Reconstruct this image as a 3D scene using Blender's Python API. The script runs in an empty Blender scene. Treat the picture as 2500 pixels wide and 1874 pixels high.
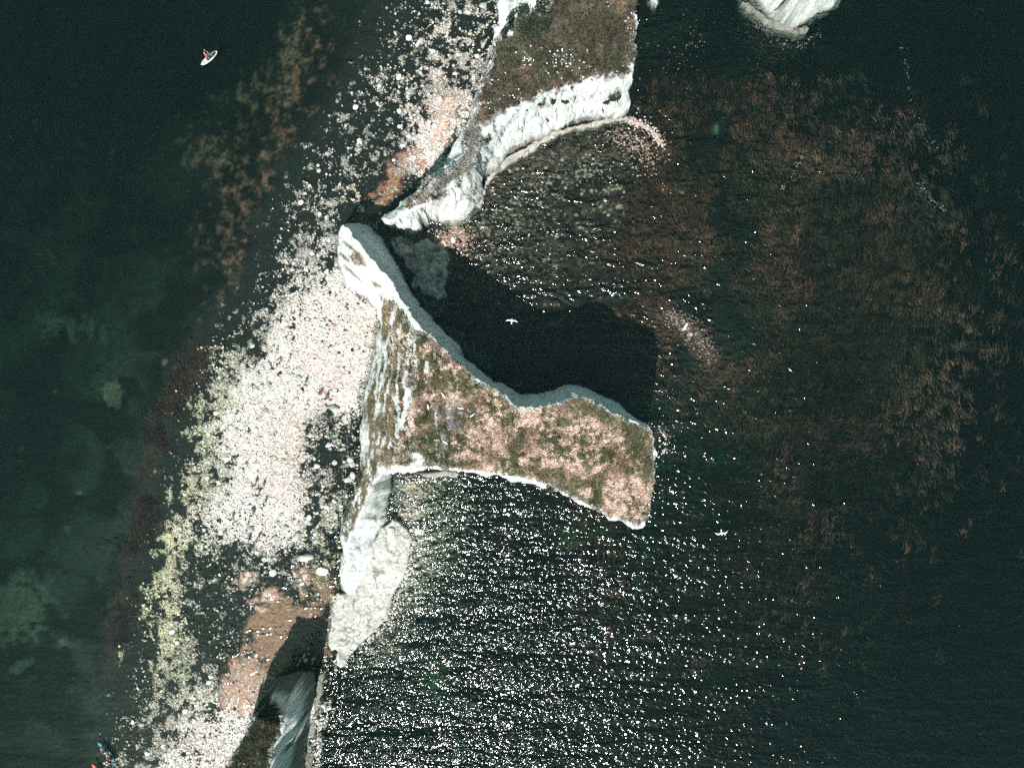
import bpy, math, random
import numpy as np
from mathutils import Vector, Matrix
from mathutils.geometry import delaunay_2d_cdt

rng = np.random.default_rng(7)
random.seed(7)
S = bpy.context.scene
COL = S.collection

# ------------------------------------------------------------------ camera, light, exposure
H = 120.0                       # drone height above the sea
PPM = 16.0                      # photograph pixels per metre at sea level
cam_d = bpy.data.cameras.new("camera")
cam = bpy.data.objects.new("camera", cam_d)
COL.objects.link(cam)
cam.location = (0, 0, H)
cam.rotation_euler = (0, 0, 0)
cam_d.sensor_width = 36.0
cam_d.lens = 36.0 * H / (2500 / PPM)
cam_d.clip_end = 9000
cam_d.clip_start = 1.0
S.camera = cam

SUN_EL = math.radians(52)
SUN_DIR = Vector((-0.25, -0.968, 0)).normalized() * math.cos(SUN_EL) + Vector((0, 0, math.sin(SUN_EL)))
sun_d = bpy.data.lights.new("sun", 'SUN')
sun_d.energy = 5.0
sun_d.angle = math.radians(0.5)
sun_d.color = (1.0, 0.975, 0.94)
sun = bpy.data.objects.new("sun", sun_d)
COL.objects.link(sun)
sun.rotation_euler = SUN_DIR.to_track_quat('Z', 'Y').to_euler()

W = bpy.data.worlds.new("World")
S.world = W
W.use_nodes = True
wn = W.node_tree.nodes
wl = W.node_tree.links
wn.clear()
wo = wn.new('ShaderNodeOutputWorld')
wb = wn.new('ShaderNodeBackground')
sky = wn.new('ShaderNodeTexSky')
sky.sky_type = 'NISHITA'
sky.sun_disc = False
sky.sun_elevation = SUN_EL
sky.sun_rotation = math.atan2(SUN_DIR.x, SUN_DIR.y)
sky.ozone_density = 1.0
wb.inputs[1].default_value = 0.088
wmx = wn.new('ShaderNodeMix'); wmx.data_type = 'RGBA'; wmx.blend_type = 'MULTIPLY'
wmx.inputs[0].default_value = 1.0
wmx.inputs[7].default_value = (0.72, 1.02, 0.70, 1)
wl.new(sky.outputs[0], wmx.inputs[6])
wl.new(wmx.outputs[2], wb.inputs[0])
wl.new(wb.outputs[0], wo.inputs[0])

S.view_settings.view_transform = 'Standard'
S.view_settings.look = 'None'
S.view_settings.exposure = 0.74
S.view_settings.gamma = 1.0
S.cycles.use_denoising = False
S.cycles.max_bounces = 6
S.cycles.diffuse_bounces = 3
S.cycles.glossy_bounces = 2
S.cycles.transparent_max_bounces = 12
S.cycles.caustics_reflective = False
S.cycles.caustics_refractive = False

# ------------------------------------------------------------------ helpers
def tag(o, label=None, cat=None, group=None, kind=None):
    if label: o['label'] = label
    if cat: o['category'] = cat
    if group: o['group'] = group
    if kind: o['kind'] = kind
    return o

def wx(px, z=0.0): return (px - 1250.0) / PPM * (H - z) / H
def wy(py, z=0.0): return (937.0 - py) / PPM * (H - z) / H
def P(px, py, z=0.0): return (wx(px, z), wy(py, z), z)
def topx(x, y, z):
    k = H / (H - z)
    return 1250.0 + x * PPM * k, 937.0 - y * PPM * k

def _hash(ix, iy, iz, seed):
    h = (ix.astype(np.int64) * 374761393 + iy.astype(np.int64) * 668265263 + iz.astype(np.int64) * 2147483647 + seed * 1274126177) & 0xffffffff
    h = ((h ^ (h >> 13)) * 1274126177) & 0xffffffff
    h = ((h ^ (h >> 16)) * 2246822519) & 0xffffffff
    return ((h ^ (h >> 15)) & 0xffff).astype(np.float64) / 65535.0

def noise(x, y, z=None, seed=0):
    if z is None: z = np.zeros_like(x)
    ix, iy, iz = np.floor(x), np.floor(y), np.floor(z)
    fx, fy, fz = x - ix, y - iy, z - iz
    fx, fy, fz = [f * f * (3 - 2 * f) for f in (fx, fy, fz)]
    ix, iy, iz = ix.astype(np.int64), iy.astype(np.int64), iz.astype(np.int64)
    r = 0
    for dx in (0, 1):
        for dy in (0, 1):
            for dz in (0, 1):
                r = r + _hash(ix + dx, iy + dy, iz + dz, seed) * (fx if dx else 1 - fx) * (fy if dy else 1 - fy) * (fz if dz else 1 - fz)
    return r

def fbm(x, y, z=None, sc=1.0, o=4, seed=0):
    if z is None: z = np.zeros_like(x)
    t = 0; a = 1; s = 0
    for i in range(o):
        t = t + a * noise(x * sc, y * sc, z * sc, seed + i * 17); s += a
        a *= 0.5; sc *= 2.03
    return t / s

def sstep(a, b, v):
    t = np.clip((v - a) / (b - a), 0, 1)
    return t * t * (3 - 2 * t)

def sdf(X, Y, poly):
    """signed distance (negative inside), same units as the polygon"""
    d = np.full(X.shape, 1e18); ins = np.zeros(X.shape, bool)
    n = len(poly)
    for i in range(n):
        x0, y0 = poly[i][:2]; x1, y1 = poly[(i + 1) % n][:2]
        ex, ey = x1 - x0, y1 - y0
        L = ex * ex + ey * ey + 1e-9
        t = np.clip(((X - x0) * ex + (Y - y0) * ey) / L, 0, 1)
        d = np.minimum(d, (X - x0 - t * ex) ** 2 + (Y - y0 - t * ey) ** 2)
        if y0 != y1:
            c = ((y0 > Y) != (y1 > Y)) & (X < (x1 - x0) * (Y - y0) / (y1 - y0) + x0)
            ins ^= c
    d = np.sqrt(d)
    return np.where(ins, -d, d)

def pathd(X, Y, pts):
    d = np.full(X.shape, 1e18)
    for (x0, y0), (x1, y1) in zip(pts[:-1], pts[1:]):
        ex, ey = x1 - x0, y1 - y0
        t = np.clip(((X - x0) * ex + (Y - y0) * ey) / (ex * ex + ey * ey + 1e-9), 0, 1)
        d = np.minimum(d, (X - x0 - t * ex) ** 2 + (Y - y0 - t * ey) ** 2)
    return np.sqrt(d)

def blob(X, Y, cx, cy, rx, ry, a=0.0):
    c, s = math.cos(math.radians(a)), math.sin(math.radians(a))
    u = (X - cx) * c + (Y - cy) * s; v = -(X - cx) * s + (Y - cy) * c
    return np.exp(-((u / rx) ** 2 + (v / ry) ** 2))

def mesh_from(name, verts, faces_flat, nper, mat, colors=None, smooth=False, attrs=None, colors2=None):
    """faces_flat: int array of loops, nper verts per face (3 or 4)"""
    me = bpy.data.meshes.new(name)
    nv = len(verts); nf = len(faces_flat) // nper
    me.vertices.add(nv)
    me.vertices.foreach_set('co', np.ascontiguousarray(verts, dtype=np.float32).ravel())
    me.loops.add(nf * nper)
    me.loops.foreach_set('vertex_index', np.ascontiguousarray(faces_flat, dtype=np.int32))
    me.polygons.add(nf)
    me.polygons.foreach_set('loop_start', np.arange(0, nf * nper, nper, dtype=np.int32))
    me.polygons.foreach_set('loop_total', np.full(nf, nper, dtype=np.int32))
    me.update(calc_edges=True)
    me.polygons.foreach_set('use_smooth', np.full(nf, smooth, dtype=bool))
    if colors is not None:
        a = me.color_attributes.new('col', 'FLOAT_COLOR', 'POINT')
        c = np.ones((nv, 4), dtype=np.float32); c[:, :3] = colors
        a.data.foreach_set('color', c.ravel())
    if colors2 is not None:
        a = me.color_attributes.new('pale', 'FLOAT_COLOR', 'POINT')
        c = np.ones((nv, 4), dtype=np.float32); c[:, :3] = colors2
        a.data.foreach_set('color', c.ravel())
    for k, v in (attrs or {}).items():
        a = me.attributes.new(k, 'FLOAT', 'POINT')
        a.data.foreach_set('value', np.ascontiguousarray(v, dtype=np.float32))
    me.materials.append(mat)
    o = bpy.data.objects.new(name, me)
    COL.objects.link(o)
    return o

def grid_faces(nx, ny, mask=None):
    idx = np.arange(nx * ny).reshape(ny, nx)
    q = np.stack([idx[:-1, :-1], idx[:-1, 1:], idx[1:, 1:], idx[1:, :-1]], -1).reshape(-1, 4)
    if mask is not None:
        m = mask.reshape(-1)
        q = q[m[q].all(1)]
    return q

# ------------------------------------------------------------------ materials
def new_mat(name):
    m = bpy.data.materials.new(name); m.use_nodes = True
    nt = m.node_tree
    b = nt.nodes.get('Principled BSDF')
    return m, nt, b

def ground_mat(name, bump=0.25, var=0.35, rough=0.9, scale=3.0, strat=False, CRK=-0.05):
    """vertex colour of the ground itself, broken up by fine noise, with noise relief"""
    m, nt, b = new_mat(name)
    N, L = nt.nodes, nt.links
    at = N.new('ShaderNodeAttribute'); at.attribute_name = 'col'
    tc = N.new('ShaderNodeTexCoord')
    n1 = N.new('ShaderNodeTexNoise'); n1.inputs['Scale'].default_value = scale; n1.inputs['Detail'].default_value = 8
    n1.inputs['Roughness'].default_value = 0.65
    L.new(tc.outputs['Object'], n1.inputs['Vector'])
    mr = N.new('ShaderNodeMapRange'); mr.inputs['From Min'].default_value = 0.3; mr.inputs['From Max'].default_value = 0.7
    mr.inputs['To Min'].default_value = 1 - var; mr.inputs['To Max'].default_value = 1 + var * 0.6
    L.new(n1.outputs['Fac'], mr.inputs['Value'])
    mx = N.new('ShaderNodeMix'); mx.data_type = 'RGBA'; mx.blend_type = 'MULTIPLY'; mx.inputs[0].default_value = 1
    L.new(at.outputs['Color'], mx.inputs[6]); L.new(mr.outputs[0], mx.inputs[7])
    L.new(mx.outputs[2], b.inputs['Base Color'])
    b.inputs['Roughness'].default_value = rough
    b.inputs['Specular IOR Level'].default_value = 0.15
    bp = N.new('ShaderNodeBump'); bp.inputs['Strength'].default_value = 1.0; bp.inputs['Distance'].default_value = bump
    if strat:
        mp = N.new('ShaderNodeMapping'); mp.inputs['Scale'].default_value = (1.0, 1.0, 0.35)
        mp.inputs['Rotation'].default_value = (0.25, 0.15, 0.3)
        L.new(tc.outputs['Object'], mp.inputs['Vector'])
        n2 = N.new('ShaderNodeTexNoise'); n2.inputs['Scale'].default_value = 1.6; n2.inputs['Detail'].default_value = 9
        n2.inputs['Roughness'].default_value = 0.74; n2.inputs['Distortion'].default_value = 0.9
        L.new(mp.outputs[0], n2.inputs['Vector'])
        vo = N.new('ShaderNodeTexVoronoi'); vo.feature = 'DISTANCE_TO_EDGE'; vo.inputs['Scale'].default_value = 0.55
        n3 = N.new('ShaderNodeTexNoise'); n3.inputs['Scale'].default_value = 1.2; n3.inputs['Detail'].default_value = 4
        L.new(tc.outputs['Object'], n3.inputs['Vector'])
        va = N.new('ShaderNodeVectorMath'); va.operation = 'MULTIPLY_ADD'; va.inputs[1].default_value = (1.6, 1.6, 1.6)
        L.new(n3.outputs['Color'], va.inputs[0]); L.new(mp.outputs[0], va.inputs[2])
        L.new(va.outputs[0], vo.inputs['Vector'])
        cr = N.new('ShaderNodeMapRange'); cr.inputs['From Max'].default_value = 0.03; cr.inputs['To Min'].default_value = CRK; cr.inputs['To Max'].default_value = 0
        L.new(vo.outputs['Distance'], cr.inputs['Value'])
        ad = N.new('ShaderNodeMath'); ad.operation = 'ADD'
        L.new(n2.outputs['Fac'], ad.inputs[0]); L.new(cr.outputs[0], ad.inputs[1])
        L.new(ad.outputs[0], bp.inputs['Height'])
    else:
        L.new(n1.outputs['Fac'], bp.inputs['Height'])
    L.new(bp.outputs[0], b.inputs['Normal'])
    return m

def attr_mat(name, rough=0.85, spec=0.2, translucent=False):
    m, nt, b = new_mat(name)
    at = nt.nodes.new('ShaderNodeAttribute'); at.attribute_name = 'col'
    nz = nt.nodes.new('ShaderNodeTexNoise'); nz.inputs['Scale'].default_value = 4.0; nz.inputs['Detail'].default_value = 5
    mr = nt.nodes.new('ShaderNodeMapRange'); mr.inputs['To Min'].default_value = 0.7; mr.inputs['To Max'].default_value = 1.3
    tc = nt.nodes.new('ShaderNodeTexCoord'); nt.links.new(tc.outputs['Object'], nz.inputs['Vector'])
    nt.links.new(nz.outputs['Fac'], mr.inputs['Value'])
    mx = nt.nodes.new('ShaderNodeMix'); mx.data_type = 'RGBA'; mx.blend_type = 'MULTIPLY'; mx.inputs[0].default_value = 1
    nt.links.new(at.outputs['Color'], mx.inputs[6]); nt.links.new(mr.outputs[0], mx.inputs[7])
    nt.links.new(mx.outputs[2], b.inputs['Base Color'])
    b.inputs['Roughness'].default_value = rough
    b.inputs['Specular IOR Level'].default_value = spec
    return m

def plain_mat(name, col, rough=0.6, spec=0.3, var=0.15, scale=8.0, bump=0.0):
    m, nt, b = new_mat(name)
    nz = nt.nodes.new('ShaderNodeTexNoise'); nz.inputs['Scale'].default_value = scale; nz.inputs['Detail'].default_value = 4
    tc = nt.nodes.new('ShaderNodeTexCoord'); nt.links.new(tc.outputs['Object'], nz.inputs['Vector'])
    rp = nt.nodes.new('ShaderNodeValToRGB')
    c = np.array(col)
    rp.color_ramp.elements[0].position = 0.3; rp.color_ramp.elements[1].position = 0.7
    rp.color_ramp.elements[0].color = (*(c * (1 - var)), 1)
    rp.color_ramp.elements[1].color = (*np.minimum(c * (1 + var), 1), 1)
    nt.links.new(nz.outputs['Fac'], rp.inputs[0])
    nt.links.new(rp.outputs[0], b.inputs['Base Color'])
    b.inputs['Roughness'].default_value = rough
    b.inputs['Specular IOR Level'].default_value = spec
    if bump:
        bp = nt.nodes.new('ShaderNodeBump'); bp.inputs['Distance'].default_value = bump
        nt.links.new(nz.outputs['Fac'], bp.inputs['Height']); nt.links.new(bp.outputs[0], b.inputs['Normal'])
    return m

M_CHALK = ground_mat('chalk', bump=0.6, var=0.10, scale=2.2, strat=True)

def bed_mat():
    """ground colour, with cobbles and shingle as small cells: 'cov' says how much of the ground they hide"""
    m, nt, b = new_mat('beach_and_seabed')
    N, L = nt.nodes, nt.links
    def node(t, **k):
        n_ = N.new(t)
        for a_, v_ in k.items(): setattr(n_, a_, v_)
        return n_
    def math_(op, x, y=None, c=None):
        n_ = node('ShaderNodeMath', operation=op)
        for i, v_ in enumerate((x, y, c)):
            if v_ is None: continue
            if isinstance(v_, (int, float)): n_.inputs[i].default_value = v_
            else: L.new(v_, n_.inputs[i])
        return n_.outputs[0]
    def mr(v_, a, b_, c, d, smooth=False):
        n_ = node('ShaderNodeMapRange'); 
        if smooth: n_.interpolation_type = 'SMOOTHSTEP'
        L.new(v_, n_.inputs['Value'])
        for k_, q in zip(('From Min', 'From Max', 'To Min', 'To Max'), (a, b_, c, d)): n_.inputs[k_].default_value = q
        return n_.outputs[0]
    tc = node('ShaderNodeTexCoord')
    def at(nm): n_ = node('ShaderNodeAttribute'); n_.attribute_name = nm; return n_
    col, pal, cov = at('col'), at('pale'), at('cov')
    n1 = node('ShaderNodeTexNoise'); n1.inputs['Scale'].default_value = 2.6; n1.inputs['Detail'].default_value = 8; n1.inputs['Roughness'].default_value = .68
    L.new(tc.outputs['Object'], n1.inputs['Vector'])
    wr = node('ShaderNodeTexNoise'); wr.inputs['Scale'].default_value = 3.0; wr.inputs['Detail'].default_value = 3
    L.new(tc.outputs['Object'], wr.inputs['Vector'])
    va = node('ShaderNodeVectorMath', operation='MULTIPLY_ADD'); va.inputs[1].default_value = (.45, .45, 0)
    L.new(wr.outputs['Color'], va.inputs[0]); L.new(tc.outputs['Object'], va.inputs[2])
    masks = []; hts = []; tones = []
    for sc, wgt in ((3.0, 0.0), (6.0, 0.0)):
        v1 = node('ShaderNodeTexVoronoi'); v1.voronoi_dimensions = '2D'; v1.inputs['Scale'].default_value = sc; v1.feature = 'F1'
        v2 = node('ShaderNodeTexVoronoi'); v2.voronoi_dimensions = '2D'; v2.inputs['Scale'].default_value = sc; v2.feature = 'DISTANCE_TO_EDGE'
        L.new(va.outputs[0], v1.inputs['Vector']); L.new(va.outputs[0], v2.inputs['Vector'])
        sp = node('ShaderNodeSeparateColor'); L.new(v1.outputs['Color'], sp.inputs[0])
        edge = mr(v2.outputs['Distance'], .02, .14, 0, 1, True)
        thr = math_('ADD', math_('MULTIPLY', sp.outputs[0], .55), math_('MULTIPLY', n1.outputs['Fac'], .75))   # ~0.1 .. 1.1
        on = mr(math_('SUBTRACT', math_('MULTIPLY', cov.outputs['Fac'], 1.25), thr), -.10, .04, 0, 1, True)
        masks.append(math_('MULTIPLY', on, math_('ADD', math_('MULTIPLY', edge, .75), math_('MULTIPLY', cov.outputs['Fac'], .25))))
        hts.append(math_('MULTIPLY', masks[-1], .24 if sc < 4 else .12)); tones.append(mr(sp.outputs[1], 0, 1, .50, 1.35))
    def mixc(k, a, b_, bt='MIX'):
        n_ = node('ShaderNodeMix', data_type='RGBA', blend_type=bt)
        if isinstance(k, (int, float)): n_.inputs[0].default_value = k
        else: L.new(k, n_.inputs[0])
        L.new(a, n_.inputs[6]); L.new(b_, n_.inputs[7]); return n_.outputs[2]
    base = mixc(1.0, col.outputs['Color'], mr(n1.outputs['Fac'], .3, .7, .45, 1.45), 'MULTIPLY')
    small = mixc(1.0, pal.outputs['Color'], tones[1], 'MULTIPLY'); large = mixc(1.0, pal.outputs['Color'], tones[0], 'MULTIPLY')
    c = mixc(masks[1], base, small); c = mixc(masks[0], c, large)
    L.new(c, b.inputs['Base Color']); b.inputs['Roughness'].default_value = .9; b.inputs['Specular IOR Level'].default_value = .15
    h = math_('ADD', math_('MAXIMUM', hts[0], hts[1]), math_('MULTIPLY', n1.outputs['Fac'], .10))
    bp = node('ShaderNodeBump'); bp.inputs['Distance'].default_value = 1.0; L.new(h, bp.inputs['Height']); L.new(bp.outputs[0], b.inputs['Normal'])
    return m
M_BED = bed_mat()
M_GRASS = attr_mat('grass_blades', 0.9, 0.1)
M_STONE = attr_mat('chalk_cobbles', 0.9, 0.15)
M_KELP = attr_mat('kelp_fronds', 0.6, 0.3)

# ------------------------------------------------------------------ beach description (photograph pixels -> metres on the shore plane)
LX = np.interp
L_Y = [-200, 0, 100, 200, 300, 400, 500, 600, 700, 800, 900, 1000, 1100, 1200, 1300, 1400, 1500, 1600, 1700, 1800, 1900, 2100]
L_X = [1010, 930, 890, 850, 770, 700, 655, 625, 600, 520, 470, 440, 415, 400, 370, 345, 335, 325, 300, 270, 260, 230]
R_Y = [-200, 0, 200, 330, 400, 470, 530, 560, 600, 700, 760, 900, 1000, 1200, 1300, 1450, 1640, 1700, 1874, 2100]
R_X = [1225, 1225, 1172, 1120, 1070, 1010, 960, 900, 825, 880, 930, 905, 882, 850, 820, 830, 800, 790, 760, 760]
# x, y, pale cover, yellow-green, pink, wet-dark boulders
CTRL = [(1150, 0, .45, .1, .35, 0), (1000, 30, .30, .2, .2, 0), (1080, 120, .62, .1, .5, 0), (960, 150, .40, .2, .2, 0), (1110, 200, .6, 0, .7, 0),
        (1000, 240, .6, .05, .3, 0), (900, 250, .30, 0, 0, 0), (1080, 300, .8, 0, .8, 0), (950, 330, .40, .1, .1, 0), (860, 340, .4, 0, 0, 0),
        (1040, 370, .85, 0, .8, 0), (780, 400, .28, .1, .1, 0), (860, 420, .55, .1, .2, 0), (930, 460, .15, .6, .4, 0), (740, 500, .45, .1, .2, 0),
        (820, 490, .5, .2, .1, 0), (880, 500, .2, .8, .3, 0), (700, 580, .4, 0, .1, 0), (770, 600, .70, .0, .2, 0), (650, 650, .25, .0, 0, 0),
        (740, 690, .75, 0, .2, 0), (660, 740, .5, .05, 0, 0), (820, 740, .92, 0, .4, 0), (580, 790, .35, .4, 0, 0), (700, 800, .9, 0, .2, 0),
        (620, 840, .6, .3, 0, 0), (540, 880, .55, .6, 0, 0), (700, 880, .97, 0, .3, 0), (860, 860, 1.0, 0, .5, 0), (620, 930, .9, .1, .1, 0),
        (520, 960, .6, .6, 0, 0), (720, 980, 1.0, 0, .3, 0), (850, 960, .97, 0, .3, 0), (460, 1050, .62, .7, 0, .1), (580, 1040, .92, .1, .1, 0),
        (680, 1080, 1.0, 0, .5, 0), (780, 1060, .45, .05, .35, .2), (840, 1110, .38, .3, .4, .2), (800, 1180, .45, .2, .4, .1), (740, 1140, .7, 0, .4, 0),
        (440, 1180, .72, .9, 0, .1), (520, 1150, .65, .35, 0, .3), (620, 1200, 1.0, 0, .2, 0), (700, 1230, .97, 0, .2, 0), (790, 1260, .7, .2, .1, 0),
        (420, 1320, .78, 1.0, 0, .2), (500, 1290, .72, .2, .1, .7), (580, 1270, .98, 0, .1, .25), (680, 1310, .9, .1, .1, .1), (780, 1340, .5, .6, 0, .1),
        (410, 1450, .82, 1.0, 0, .2), (490, 1400, .4, .35, .1, .8), (590, 1380, .45, .05, .3, .6), (700, 1390, .38, .05, .1, .4), (790, 1400, .45, .8, 0, .1),
        (420, 1560, .78, .9, 0, .25), (510, 1500, .22, .2, .2, .5), (590, 1500, .12, 0, .3, .4), (480, 1620, .5, .5, .1, .4), (560, 1620, .3, .2, .5, .5),
        (400, 1690, .62, .6, .1, .1), (500, 1700, .75, .2, .1, .1), (560, 1790, .95, 0, 0, 0), (470, 1790, .75, .1, .4, 0), (380, 1790, .55, .25, .5, 0),
        (320, 1860, .6, .3, .3, 0), (540, 1860, .8, .1, .1, .2), (450, 1870, .92, 0, .1, 0), (700, 1480, .2, 0, .3, .1)]

def beach_fields(PX, PY):
    w = 0; f = [0, 0, 0, 0]
    for c in CTRL:
        g = np.exp(-((PX - c[0]) ** 2 + (PY - c[1]) ** 2) / (2 * 38.0 ** 2)) + 1e-9 / (1 + ((PX - c[0]) ** 2 + (PY - c[1]) ** 2) / 1e4)
        w = w + g
        for i in range(4): f[i] = f[i] + g * c[2 + i]
    f = [a / w for a in f]
    l = LX(PY, L_Y, L_X); r = LX(PY, R_Y, R_X)
    wob = (fbm(PX / 45.0, PY / 45.0, seed=3) - .5) * 80 + 12
    u = PX - l + wob
    inside = sstep(-5, 40, u) * sstep(30, 5, PX - r)
    ramp = sstep(0, 90, u)
    return f[0] * (0.35 + 0.65 * ramp), f[1], f[2], f[3], u, inside

SAND = [  # polygon, colour, stone suppression, height
    ([(740, 870), (785, 855), (830, 880), (840, 930), (800, 950), (760, 940), (735, 910)], (.58, .45, .41), .97, .1),
    ([(632, 1150), (690, 1140), (712, 1180), (700, 1215), (665, 1210), (640, 1190), (610, 1175)], (.57, .44, .39), .98, .1),
    ([(700, 1020), (722, 1020), (728, 1075), (715, 1130), (700, 1110)], (.62, .44, .38), .9, .1),
    ([(735, 1390), (755, 1400), (745, 1440), (720, 1430)], (.6, .42, .34), .9, .1),
    ([(600, 1405), (622, 1410), (610, 1440), (592, 1430)], (.6, .42, .34), .9, .1),
    ([(1090, 235), (1110, 240), (1090, 320), (1060, 375), (1040, 400), (1035, 370), (1065, 300)], (.58, .38, .31), .8, .1),
    ([(1000, 375), (1030, 362), (1050, 390), (1040, 400), (1000, 405), (985, 430), (960, 440), (950, 405), (980, 390)], (.34, .19, .14), .95, .05),
    ([(950, 440), (985, 425), (975, 470), (940, 500), (900, 530), (870, 545), (905, 500)], (.26, .12, .07), .8, .0),
    ([(655, 1465), (700, 1455), (730, 1475), (770, 1460), (792, 1500), (770, 1550), (720, 1600), (690, 1640), (660, 1650), (640, 1600), (610, 1570), (600, 1530), (620, 1490)], (.25, .145, .10), 1.0, -.25),
    ([(640, 1440), (665, 1450), (650, 1475), (620, 1490), (615, 1465)], (.60, .38, .30), .85, .05),
    ([(570, 1610), (610, 1590), (650, 1640), (660, 1660), (640, 1690), (625, 1730), (590, 1765), (560, 1730), (545, 1690), (560, 1650)], (.38, .22, .16), .9, .06),
    ([(760, 1385), (800, 1400), (820, 1450), (815, 1560), (790, 1640), (780, 1560), (790, 1480), (770, 1440)], (.20, .11, .07), .85, -.12),
]

def seabed_fields(X, Y):
    """height and colour of ground, beach and seabed at world X, Y"""
    PX, PY = topx(X, Y, 0)
    br, gr, pk, dk, u, ins = beach_fields(PX, PY)
    n1 = fbm(X, Y, sc=0.9, o=4, seed=11)
    wq = fbm(X, Y, sc=.12, o=3, seed=15) * 14
    n2 = fbm(X * .8 + Y * .6 + wq, Y * .8 - X * .6 + wq * .7, sc=0.18, o=5, seed=12)
    n3 = fbm(X, Y, sc=2.2, o=3, seed=13)
    west = PX < LX(PY, R_Y, R_X) + 60
    # ---- height
    zl = np.interp(u, [-1400, -700, -300, -100, 0, 80], [-6.5, -4.2, -2.4, -1.2, -0.5, -0.32])
    zb = np.interp(br, [0, .5, .8, 1], [-0.42, -0.2, 0.05, 0.18])
    z = np.where(u > 0, zl * (1 - ins) + zb * ins, zl)
    de = np.hypot(PX - 1300, PY - 520)
    ze = -1.0 - sstep(250, 1100, de) * 3.6 - sstep(0, 400, PY - 1000) * 0.8
    ze = ze - sstep(2150, 2500, PX) * 2.5
    ze = np.maximum(ze, -0.35 - pathd(PX, PY, [(1000, 1160), (1000, 1330), (900, 1560)]) / 60.0)
    ze = np.maximum(ze, -0.35 - pathd(PX, PY, [(1540, 310), (1600, 335), (1630, 365)]) / 30.0)
    reef = pathd(PX, PY, [(1635, 765), (1700, 820), (1735, 870)])
    ze = np.maximum(ze, -0.02 - reef / 40.0 * 0.6)
    we = sstep(-30, 60, PX - LX(PY, R_Y, R_X))
    z = z * (1 - we) + ze * we
    rad = np.hypot(X, Y)
    z = z + (n1 - .5) * 0.22 + (n2 - .5) * np.where(z < -1, .9, .15)
    z = z - sstep(95, 400, rad) * 10
    # ---- colour
    dark = np.stack([0.006 + .008 * n3, 0.009 + .008 * n3, 0.008 + .006 * n3], -1)
    pale = np.array([.74, .69, .655])[None] * (0.42 + .30 * n3[..., None] + .46 * sstep(.5, .95, br)[..., None])
    green = np.array([.47, .45, .29]); pink = np.array([.60, .49, .44])
    gm = np.clip(gr, 0, 1)[..., None]; pm = (sstep(.35, .7, fbm(X, Y, sc=.35, seed=21)) * np.clip(pk * 1.4, 0, 1))[..., None]
    pc = pale * (1 - gm) + green * gm
    pc = pc * (1 - pm) + pink * pm
    cov = sstep(0.50, 0.55, n1 * .45 + n3 * .55 + (br - .66) * .75)
    uu = sstep(-30, 120, u)
    covf = np.clip((-.14 + 1.24 * br ** 1.35) * (.55 + .45 * uu) + (n1 - .5) * 1.5 + (n3 - .5) * .7 + (fbm(X, Y, sc=.4, o=3, seed=14) - .5) * .6, 0, 1) * .94 * sstep(-60, 0, u) * np.where(PX < LX(PY, R_Y, R_X) + 40, 1, 0)
    c = dark
    for poly, col, sup, zz in SAND:
        m = sstep(12, -12, sdf(PX, PY, poly) + (n1 - .5) * 62 + (n3 - .5) * 34)
        c = c * (1 - m[..., None]) + np.array(col) * (.85 + .3 * n3[..., None]) * m[..., None]
        z = z * (1 - m * .8) + zz * m * .8
        covf = covf * (1 - m) + m * (.0 if sup >= 1 else .42) * (.4 + 1.2 * n3)
    # west seabed: mid tone weed and gravel, sand patches
    wb_ = (1 - we) * sstep(10, -40, u)
    bedw = np.stack([.008 + .012 * n3, .012 + .016 * n3, .010 + .011 * n3], -1)
    bedw = bedw * (0.35 + 1.0 * sstep(.38, .62, n2))[..., None] * (0.30 + .60 * sstep(250, 900, PY))[..., None]
    sp = pathd(PX, PY, [(720, 130), (660, 220), (600, 300), (560, 360), (600, 450), (560, 560), (575, 650), (600, 720)])
    m1 = .95 * sstep(-.20, .70, (1 - sp / 95.0) * .5 + (n1 * .6 + n2 * .4 - .5) * 3.0 - .16)
    sp2 = pathd(PX, PY, [(600, 735), (560, 765), (520, 790), (490, 830)])
    m1 = np.maximum(m1, sstep(.0, .2, (1 - sp2 / 16.0) * .5 + (n1 - .5) * 1.2))
    m1 = m1 * (.25 + .75 * sstep(.40, .62, n3 * .6 + n1 * .4)); bedw = bedw * (1 - m1[..., None]) + np.array([.175, .092, .066]) * (.15 + 1.25 * n3[..., None]) * m1[..., None]
    rb = sstep(60, 15, pathd(PX, PY, [(490, 850), (440, 930), (405, 1010), (375, 1120), (350, 1240), (325, 1380), (300, 1500), (270, 1640)]) + (n1 - .5) * 50)
    bedw = bedw * (1 - rb[..., None]) + np.array([.030, .021, .018]) * (.3 + 1.3 * n3[..., None]) * rb[..., None]
    gp = 0
    for b_ in [(150, 800, 110, 60, 20, .55), (262, 962, 34, 30, 60, 1.3), (110, 965, 16, 55, 0, .6), (15, 1500, 90, 100, 0, 1.25), (136, 1576, 18, 14, 0, 1.5),
               (265, 1085, 50, 18, -20, .6), (395, 880, 30, 20, -60, .7), (150, 1300, 18, 14, 0, .6), (175, 1212, 14, 12, 0, .7), (30, 1110, 30, 30, 0, .5), (95, 1365, 30, 18, 0, .5), (15, 1640, 50, 40, 0, 1.0), (560, 20, 40, 40, 0, .0)]:
        gp = np.maximum(gp, blob(PX, PY, *b_[:5]) * b_[5])
    m2 = sstep(.28, .60, gp * .75 + (n1 - .5) * 1.5 + (n2 - .5) * .8) * np.clip(gp * 1.5, 0, 1)
    bedw = bedw * (1 - m2[..., None]) + np.array([.085, .085, .065]) * (.5 + .9 * n3[..., None]) * m2[..., None]
    c = c * (1 - wb_[..., None]) + bedw * wb_[..., None]
    # east
    bay = sstep(420, 150, np.hypot((PX - 1330) / 1.15, (PY - 500) * 1.25))
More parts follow.
